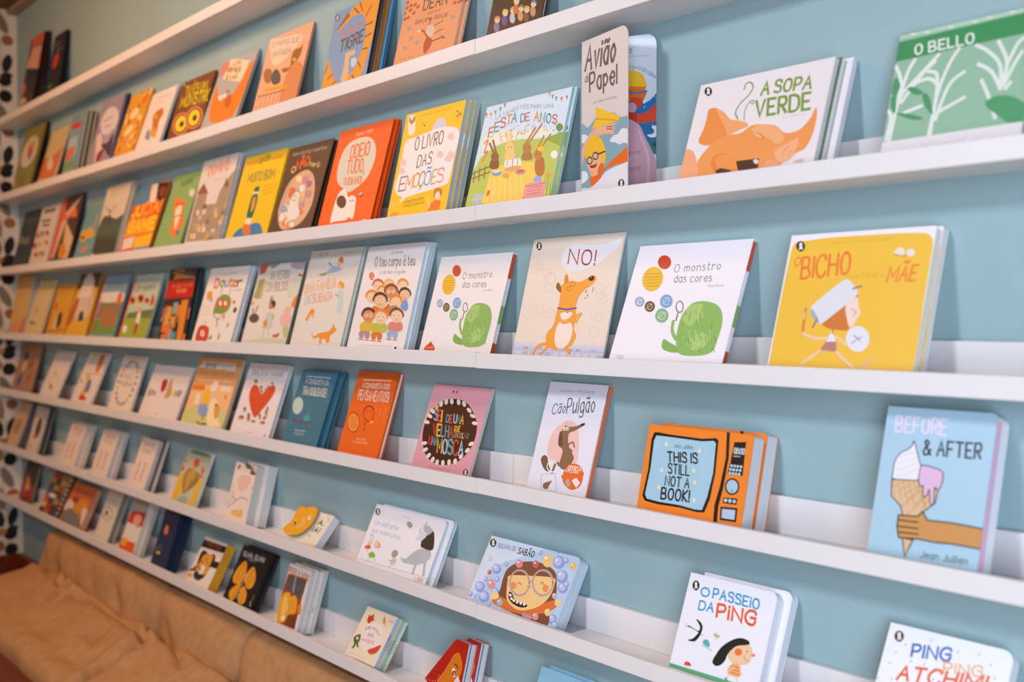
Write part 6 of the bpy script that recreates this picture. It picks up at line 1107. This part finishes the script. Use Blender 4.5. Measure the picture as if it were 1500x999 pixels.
B(7, -3.3422, 0.0538, 0.1713, 0.1700, 0.2453, 0.012, '#3a2024', '#c8b088', 1, 0, 'dark red book, leftmost on the lowest ledge',
  rear=[], side=None, outline=None,
  art=[(1,23,[154,13,155,301,212,669,431,623,510,310,455,89]),(1,123,[347,289,349,577,539,564,564,317]),(1,654,[643,8,645,363,859,461,936,154,829,-2]),(1,655,[-67,-17,100,222,319,35]),(1,656,[456,303,457,447,640,327])])
B(7, -2.9514, 0.0235, 0.2413, 0.1790, 0.4276, 0.01, '#6a3a28', '#2a2624', 1, 0, 'book with a patchwork of red, blue and yellow squares',
  rear=[], side=None, outline=None,
  art=[(0,657,[0,0,240,0,240,130,0,130]),(0,658,[250,0,490,0,490,130,250,130]),(0,659,[500,0,740,0,740,130,500,130]),(0,660,[750,0,990,0,990,130,750,130]),(0,661,[0,143,240,143,240,273,0,273]),(0,662,[250,143,490,143,490,273,250,273]),
   (0,659,[500,143,740,143,740,273,500,273]),(0,657,[750,143,990,143,990,273,750,273]),(0,658,[0,286,240,286,240,416,0,416]),(0,657,[250,286,490,286,490,416,250,416]),(0,338,[500,286,740,286,740,416,500,416]),(0,662,[750,286,990,286,990,416,750,416]),
   (0,660,[0,429,240,429,240,559,0,559]),(0,657,[250,429,490,429,490,559,250,559]),(0,659,[500,429,740,429,740,559,500,559]),(0,660,[750,429,990,429,990,559,750,559]),(0,659,[0,572,240,572,240,702,0,702]),(0,338,[250,572,490,572,490,702,250,702]),
   (0,662,[500,572,740,572,740,702,500,702]),(0,338,[750,572,990,572,990,702,750,702]),(0,663,[0,715,240,715,240,845,0,845]),(0,659,[250,715,490,715,490,845,250,845]),(0,661,[500,715,740,715,740,845,500,845]),(0,663,[750,715,990,715,990,845,750,845]),
   (0,662,[0,858,240,858,240,988,0,988]),(0,662,[250,858,490,858,490,988,250,988]),(0,338,[500,858,740,858,740,988,500,988]),(0,663,[750,858,990,858,990,988,750,988]),(2,132,[350,450,550,450,350,500]),(2,664,[930,30,990,30,930,55]),
   (2,665,[930,84,990,84,930,109]),(2,664,[930,138,990,138,930,163]),(2,665,[930,192,990,192,930,217]),(2,664,[930,246,990,246,930,271]),(2,665,[930,300,990,300,930,325]),(2,664,[930,354,990,354,930,379]),
   (2,665,[930,408,990,408,930,433]),(2,664,[930,462,990,462,930,487]),(2,665,[930,516,990,516,930,541]),(2,664,[930,570,990,570,930,595]),(2,665,[930,624,990,624,930,649]),(2,664,[930,678,990,678,930,703]),
   (2,665,[930,732,990,732,930,757]),(2,664,[930,786,990,786,930,811]),(2,665,[930,840,990,840,930,865]),(2,664,[930,894,990,894,930,919]),(2,665,[930,948,990,948,930,973])])
B(7, -2.6629, 0.0165, 0.2510, 0.1646, 0.4419, 0.022, '#d96a2c', '#c9a888', 1, 0, 'orange book with a fox and grey hill',
  rear=[], side=None, outline=None,
  art=[(1,666,[-7,348,3,489,200,566,379,434,290,312,151,246]),(1,667,[-26,68,70,262,295,382,583,346,783,259,918,28]),(1,668,[428,378,497,596,714,710,930,525,793,394,607,318]),(1,669,[175,595,369,671,443,584,305,520]),(3,670,176,[175,784,671,836]),(1,666,[974,108,770,422,853,507,1045,387,1110,92]),
   (1,671,[-16,208,19,319,118,171])])
B(7, -2.2715, 0.0212, 0.1366, 0.1786, 0.3555, 0.025, '#e2d4bf', '#8a8a78', 1, 0, 'cream book with a thin green circle',
  rear=[], side=None, outline=None,
  art=[(5,315,174,[394,530,716,566,551,406]),(2,672,[333,537,441,549,390,492]),(3,315,125,[-30,453,888,501]),(3,673,127,[179,821,871,837]),(2,674,[211,25,256,30,227,12])])
B(7, -2.0045, 0.0135, 0.1366, 0.1857, 0.3437, 0.015, '#dccfc2', '#d8d4cc', 2, 0.002, 'book banded red, white and orange with a small hill',
  rear=[('#d8d4cc', '#c4c0bc', 0.012, 0, 'white and red edged book behind the red, white and orange banded book')], side=None, outline=None,
  art=[(0,675,[-10,990,1059,1008,1058,818,32,758]),(0,676,[74,763,1058,818,1003,558,5,547]),(2,677,[579,650,832,652,570,552]),(0,678,[417,516,816,549,845,464,498,448]),(0,679,[33,524,951,527,962,250,6,235]),(0,680,[-77,225,917,250,961,62,-35,36]),
   (1,681,[23,159,75,256,362,253,335,121]),(3,338,137,[-8,441,47,318])])
B(7, -1.7171, 0.0135, 0.1202, 0.1855, 0.3099, 0.018, '#16284a', '#22304c', 1, 0, 'navy blue book with tiny orange lights',
  rear=[('#16284a', '#22304c', 0.012, 1, 'navy copy behind the tiny orange lights book')], side=None, outline=None,
  art=[(5,682,174,[342,835,756,875,537,662]),(1,683,[312,615,315,736,468,739,519,612]),(1,487,[177,239,295,301,439,257]),(1,12,[-6,315,340,425,520,350,153,261]),(3,14,129,[437,628,444,580]),(3,76,105,[736,362,753,387])])
B(7, -1.4322, 0.0140, 0.1535, 0.1405, 0.4924, 0.03, '#e8ddd0', '#dfa028', 2, 0, 'black and white checked book with a tiger face and yellow spine',
  rear=[], side=['#dfa028'], outline=None,
  art=[(0,684,[-11,1013,1061,1005,1056,959,-36,951]),(0,685,[-43,925,1057,944,1051,806,-46,759]),(6,686,20,[200,839,805,858,171,902],'TOC TOC'),(0,178,[-51,664,1092,709,1177,487,-38,384]),(0,685,[-41,321,253,351,301,269,6,206]),(0,178,[-147,361,83,393,103,273,-57,270]),
   (0,685,[552,568,1061,612,1077,465,673,440]),(0,178,[645,404,1023,394,1040,278,713,267]),(0,687,[-49,163,164,178,186,90,0,81]),(1,688,[151,423,109,633,220,717,454,671,663,713,785,616,724,451,658,194,447,87,241,133,196,278]),(1,687,[196,278,231,440,295,639,635,677,676,502,662,255,352,249]),(1,178,[384,348,417,478,541,382,534,258,403,230]),
   (3,688,155,[235,502,492,433]),(3,688,155,[398,598,573,480]),(3,688,154,[226,346,408,323]),(1,689,[294,145,539,122,686,230,511,86])])
B(7, -1.1853, 0.0154, 0.1746, 0.1643, 0.4442, 0.01, '#141214', '#2a2a2c', 2, 0.004, 'black book with an orange butterfly',
  rear=[('#141214', '#3a3a3c', 0.008, 1, 'black copy behind the orange butterfly book')], side=None, outline=None,
  art=[(6,690,16,[114,823,826,836,99,902],'OLHA, OLHA!'),(3,691,85,[315,788,573,798]),(1,692,[409,461,377,382,187,341,75,415,103,593,229,742,340,715,425,562]),(1,692,[484,429,649,345,775,396,778,539,680,663,569,712,475,620,455,495]),(1,692,[397,386,411,221,346,62,220,81,142,185,243,305]),(1,692,[534,368,694,260,731,126,614,64,495,120,461,280]),
   (3,693,104,[174,387,264,700]),(3,693,103,[276,385,366,622]),(3,693,102,[575,377,725,576]),(3,693,103,[526,438,623,675]),(3,693,101,[312,102,386,311]),(3,693,100,[610,98,601,286]),
   (4,694,208,[446,566,452,350,437,130]),(2,695,[444,348,464,352,454,336]),(2,695,[453,230,473,234,463,218]),(3,696,138,[939,103,895,187]),(3,697,119,[939,220,931,289])])
B(7, -0.8680, 0.0135, 0.1164, 0.1637, 0.3059, 0.014, '#e8dcd2', '#d6dade', 2, 0.003, 'white book with orange hands on a dark picture',
  rear=[('#e8dcd2', '#d8dde0', 0.003, 1, 'white copy directly behind the orange hands book'), ('#e8dcd2', '#dce2e6', 0.01, 1, 'hindmost white copy behind the orange hands book')], side=None, outline=None,
  art=[(0,698,[40,837,888,865,867,647,884,139,470,73,101,57,-19,498]),(0,699,[142,828,882,832,882,628,720,519,423,583,80,578,74,709]),(6,700,14,[36,858,937,839,21,945],'PEEK-A-MOO'),(1,701,[158,66,-21,212,-1,434,110,538,310,567,411,517,565,561,707,495,754,310,492,248,398,126]),(1,702,[210,204,129,432,226,511,405,321]),(2,703,[304,165,386,170,304,119]),
   (3,704,78,[272,453,322,265]),(3,704,78,[388,448,434,282]),(3,704,78,[504,444,546,299]),(3,704,77,[619,439,657,316]),(1,705,[792,423,900,481,973,344,878,308]),(0,706,[470,73,507,229,878,308,899,78]),
   (0,707,[357,836,431,837,479,592,406,590])])
B(7, -0.5134, 0.0135, 0.1263, 0.1198, 0.5703, 0.034, '#f0dfc4', '#b8dcd8', 2, 0, 'small cream boxed set with a red leaf and a melon slice',
  rear=[], side=['#9cc8ee', '#e8c9a4', '#8fcac4', '#e2e4c4'], outline=None, spine_text=[('LÁ FORA','3a6a9a',.125,.36,.66,.0048),('CORES','a8744a',.375,.34,.56,.0048),('ANIMAIS','2f7a74',.625,.32,.6,.0048),('CASA','8a8a6a',.875,.36,.56,.0042)],
  art=[(1,708,[268,350,163,541,261,667,520,752,717,703,842,501,837,345,651,217,426,214]),(6,709,13,[262,550,283,573,241,601],'B'),(6,709,13,[295,573,318,594,274,624],'I'),(6,709,13,[331,592,356,610,310,643],'B'),(6,709,13,[371,606,399,620,350,657],'L'),(6,709,13,[415,614,446,624,394,665],'I'),
   (6,709,13,[464,616,498,622,444,666],'O'),(6,709,13,[518,611,555,613,498,662],'T'),(6,709,13,[576,601,616,599,556,651],'E'),(6,709,13,[638,585,680,580,619,635],'C'),(6,709,13,[703,566,746,559,683,616],'A'),(6,709,13,[419,468,579,491,391,524],'DAS'),
   (6,710,13,[317,343,692,368,290,405],'IMAGENS'),(0,711,[168,784,164,864,224,838,295,906,345,818,393,790,324,753,296,705,236,690,173,745]),(1,243,[641,822,617,895,657,925,721,842,718,792]),(3,712,66,[734,796,785,750]),(1,713,[115,150,130,233,36,328,78,399,191,445,249,344,234,281,312,213,252,207,199,242,176,157]),(2,714,[146,357,182,366,167,331]),
   (1,715,[600,232,732,317,893,414,914,347,859,235,748,176,665,192]),(3,716,111,[686,173,872,239]),(6,149,12,[816,862,967,869,796,904],'NUVEM'),(3,283,65,[78,51,255,60]),(3,283,64,[318,64,447,68]),(3,283,64,[496,68,650,77])])
B(6, -0.8083, 0.0170, 0.1460, 0.0931, 0.6981, 0.02, '#e6e2d0', '#dfe2ea', 2, 0.003, 'small cream board book leaning far back with a yellow die cut animal flap',
  rear=[], side=None, outline=None,
  art=[(6,717,20,[659,647,841,653,659,785],'A.'),(6,717,20,[620,414,833,423,638,549],'IA!'),(2,718,[902,852,932,860,929,814]),(2,719,[822,945,847,951,835,927]),(2,720,[652,279,692,291,670,254]),(1,721,[570,27,848,97,988,81,962,28,732,32])])
B(7, -0.2150, 0.0220, 0.1240, 0.1580, 0.2566, 0.022, '#b8200e', '#d8e2e6', 2, 0, 'red and orange die cut book with a drawn eye, at the bottom edge',
  rear=[('#b8200e', '#d8e2e6', 0.012, 1, 'second die cut copy behind the red and orange eye book')], side=['#e6e6ea', '#3f80b8', '#dfe6ea', '#e0e0c4', '#d8e4ea', '#c8a0b0'], outline=[(0.22, 0.0), (0.082, 0.173), (0.02, 0.186), (0.017, 0.211), (0.099, 0.296), (0.359, 0.562), (0.614, 0.823), (0.651, 0.843), (0.677, 0.846), (1.0, 0.835), (1.0, 0.0)],
  art=[(1,722,[355,212,409,301,491,396,568,503,624,585,685,654,793,681,924,546,909,403,802,305,716,154,437,95]),(3,723,52,[366,222,454,339,534,440,607,554,652,626,707,656]),(3,724,46,[125,272,246,283]),(3,725,46,[158,305,271,312]),(3,724,46,[191,337,296,341]),(3,725,46,[224,370,320,370]),
   (3,724,46,[257,402,345,400]),(3,725,46,[290,434,370,429]),(3,724,46,[322,467,394,458]),(3,725,46,[355,499,419,487]),(3,724,46,[388,531,443,516]),(3,725,46,[420,563,468,545]),
   (3,724,46,[452,595,492,574]),(3,725,46,[485,627,516,603]),(3,724,46,[517,658,541,632]),(3,725,46,[549,690,565,660]),(3,724,46,[581,722,589,689]),(3,725,46,[614,753,613,718]),
   (2,726,[61,202,74,204,64,196]),(2,726,[154,206,167,209,157,200]),(2,726,[230,211,243,214,233,205]),(2,726,[302,226,315,229,305,220]),(2,726,[362,267,375,270,365,261]),(2,726,[392,305,405,308,395,299]),
   (1,727,[694,437,700,477,766,462,797,416,782,370,732,381]),(2,728,[752,417,794,422,753,384]),(2,729,[756,414,773,416,756,399]),(4,728,156,[724,526,787,519,833,486]),(1,730,[882,398,796,318,660,142,988,212])])
B(7, 0.1080, 0.0200, 0.1300, 0.1420, 0.4208, 0.014, '#8fc3da', '#a8d0e0', 2, 0, 'plain light blue book showing only its top edge, on the lowest ledge',
  rear=[('#8fc3da', '#a8d0e0', 0.008, 1, 'second light blue book behind the plain light blue one')], side=None, outline=None,
  art=[])

# the yellow die-cut animal on the small reclining board book
flap_book = next(o for o in C.objects if o.get('label', '').startswith('small cream board book leaning'))
cov = [c for c in flap_book.children if c.name.startswith('cover')][0]
fw, fh = max(v.co.x for v in cov.data.vertices), max(v.co.z for v in cov.data.vertices)
FLAP = [(-0.111, 0.177), (-0.13, 0.225), (-0.122, 0.279), (-0.077, 0.355), (-0.032, 0.451), (-0.033, 0.57), (-0.049, 0.684), (-0.068, 0.758), (-0.079, 0.818), (-0.064, 0.886), (-0.031, 0.942), (0.021, 0.97), (0.079, 0.979), (0.132, 0.963), (0.177, 0.95), (0.187, 0.973), (0.212, 1.007), (0.316, 1.039), (0.427, 1.056), (0.488, 1.028), (0.529, 0.981), (0.56, 0.939), (0.582, 0.872), (0.606, 0.743), (0.616, 0.604), (0.595, 0.498), (0.561, 0.405), (0.527, 0.314), (0.488, 0.254), (0.446, 0.202), (0.392, 0.158), (0.31, 0.124), (0.216, 0.102), (0.115, 0.098), (0.019, 0.109), (-0.058, 0.137)]
m = Mesh()
m.prism([(u * fw, v * fh) for u, v in FLAP], 0, .0022, mat('e8a812'))
us = [p[0] for p in FLAP]
t_ = Mesh()
print_art(t_, [(2,731,[453,728,503,718,459,652]),(2,732,[463,749,483,745,465,720]),(2,733,[125,449,162,440,123,385]),(2,734,[108,530,128,536,127,504]),(2,734,[106,428,123,433,121,407]),(1,735,[251,672,333,663,442,477,341,340,236,356,294,497]),
   (2,736,[-23,415,6,423,-5,392]),(2,737,[178,123,206,131,203,90]),(4,738,101,[201,207,210,333,247,375]),(3,739,106,[131,954,198,932]),(2,740,[256,548,281,556,269,530])], fw, fh)
base = len(m.v)
m.v += t_.v
m.f += [tuple(base + i for i in f) for f in t_.f]
m.m += [m.slot(t_.mats[i]) for i in t_.m]
fl = m.build('die_cut_flap', flap_book)
fl.location = (0, -.012, 0)
m = Mesh()
m.box(.001, -.0098, fh * .35, .006, 0, fh * .75, mat('e8a812'))
m.build('flap_hinge', flap_book)

# the tall folding card standing open
K = {'X': 0.256, 'y': 0.04, 'H': 0.29, 'w': 0.139, 'b': 0.4, 'g': 0.19}
card = tag(empty('folding_card', (K['X'], K['y'], ROW_Z[2] + FLOOR_T + .0005)), 'tall folding card standing open with a yellow paper plane', 'card')
for nm, ang, art, col in (('front_panel', -K['g'], [(1,741,[-28,476,135,469,256,497,413,538,719,513,831,478,1085,458,1121,299,1087,99,608,41,-28,72]),(1,742,[626,354,701,380,794,383,868,407,977,400,1085,362,1085,311,905,324,839,318,757,334]),(1,742,[-8,431,95,429,156,397,54,383,-8,387]),(1,743,[-7,207,116,200,144,161,55,139,-7,142]),(1,744,[-28,280,13,353,156,419,296,449,530,453,738,449,701,432,738,418,690,406,712,391,530,402,296,398,156,365,54,296,-7,235]),(0,238,[315,581,831,485,824,458,232,452,327,511]),
   (0,745,[327,513,824,463,824,455,315,505]),(3,368,52,[561,442,690,434]),(3,368,52,[561,430,690,418]),(1,746,[531,203,664,236,832,267,996,295,1103,280,1086,200,795,208,492,184,415,135,257,106,197,131,217,168,415,188]),(1,744,[136,280,492,300,512,235,454,186,257,165,176,202]),(1,746,[375,212,473,238,500,183,376,169]),
   (1,747,[103,282,115,357,216,404,316,407,433,383,523,324,538,255,500,226,414,273,375,308]),(5,748,86,[184,266,241,263,184,245]),(5,748,85,[312,286,371,282,312,265]),(3,748,96,[375,292,523,300]),(1,749,[184,234,277,234,344,240,316,218,217,219]),(1,743,[177,100,297,115,415,141,531,176,683,192,832,200,1086,192,1123,-4,-7,49,-7,104]),
   (6,750,12,[78,819,725,814,118,958],'Avião'),(6,750,10,[70,748,175,745,86,797],'de'),(6,750,12,[183,683,771,679,183,791],'Papel'),(6,751,10,[247,603,771,596,255,617],'João Camilo e Carla Gaspar'),(2,57,[870,92,936,89,870,67]),(1,58,[866,111,896,103,893,91,903,73,876,79,843,75,850,91,847,104])], 'd9d0cc'), ('back_panel', K['b'], [(0,752,[587,632,845,589,938,616,1071,678,1073,348,588,366]),(0,753,[893,355,1073,380,1059,270,940,290]),(1,754,[939,348,1008,356,1068,348,1059,296]),(1,747,[598,780,634,795,728,790,826,758,863,714,856,683,587,701]),(0,755,[599,702,863,689,857,667,587,680]),(1,756,[610,679,857,667,845,620,799,601,705,595,634,619]),
   (1,757,[681,628,799,622,822,590,752,566,658,586]),(3,758,128,[610,671,728,655,873,661]),(1,759,[587,541,729,541,764,529,892,544,1007,592,1064,626,1058,501,915,475,764,476,588,478]),(0,760,[611,544,747,540,748,474,611,477]),(2,761,[682,573,743,570,682,543]),(1,762,[588,478,764,470,846,399,939,311,1004,235,1021,108,683,107,613,109]),
   (1,763,[753,455,846,367,917,259,906,111,871,112,882,260,800,369]),(1,764,[939,448,996,451,1026,418,997,388,927,385,881,402,951,405,974,423]),(6,765,12,[372,910,676,898,371,936],'VOO ALTO'),(6,766,10,[443,879,902,868,448,889],'por sua mente ao mesmo'),(6,766,12,[444,815,802,793,448,836],'ATÉ MESMO'),(6,766,12,[809,786,983,730,835,802],'DEVORAR'),
   (6,767,12,[445,290,795,292,450,308],'DURAMENTE'),(6,767,12,[636,193,800,199,641,212],'FORTE'),(2,768,[915,607,922,606,915,604]),(2,768,[972,625,979,625,973,622]),(2,768,[1018,642,1025,642,1018,639]),(2,768,[845,568,852,567,845,564]),
   (2,768,[950,458,957,458,950,455])], 'd4dde6')):
    m = Mesh()
    m.prism(rect_outline(0, 0, K['w'], K['H'], .018), 0, .0012, mat(col))
    print_art(m, art, K['w'], K['H'])
    o = m.build(nm, card)
    o.rotation_euler = (0, 0, ang)
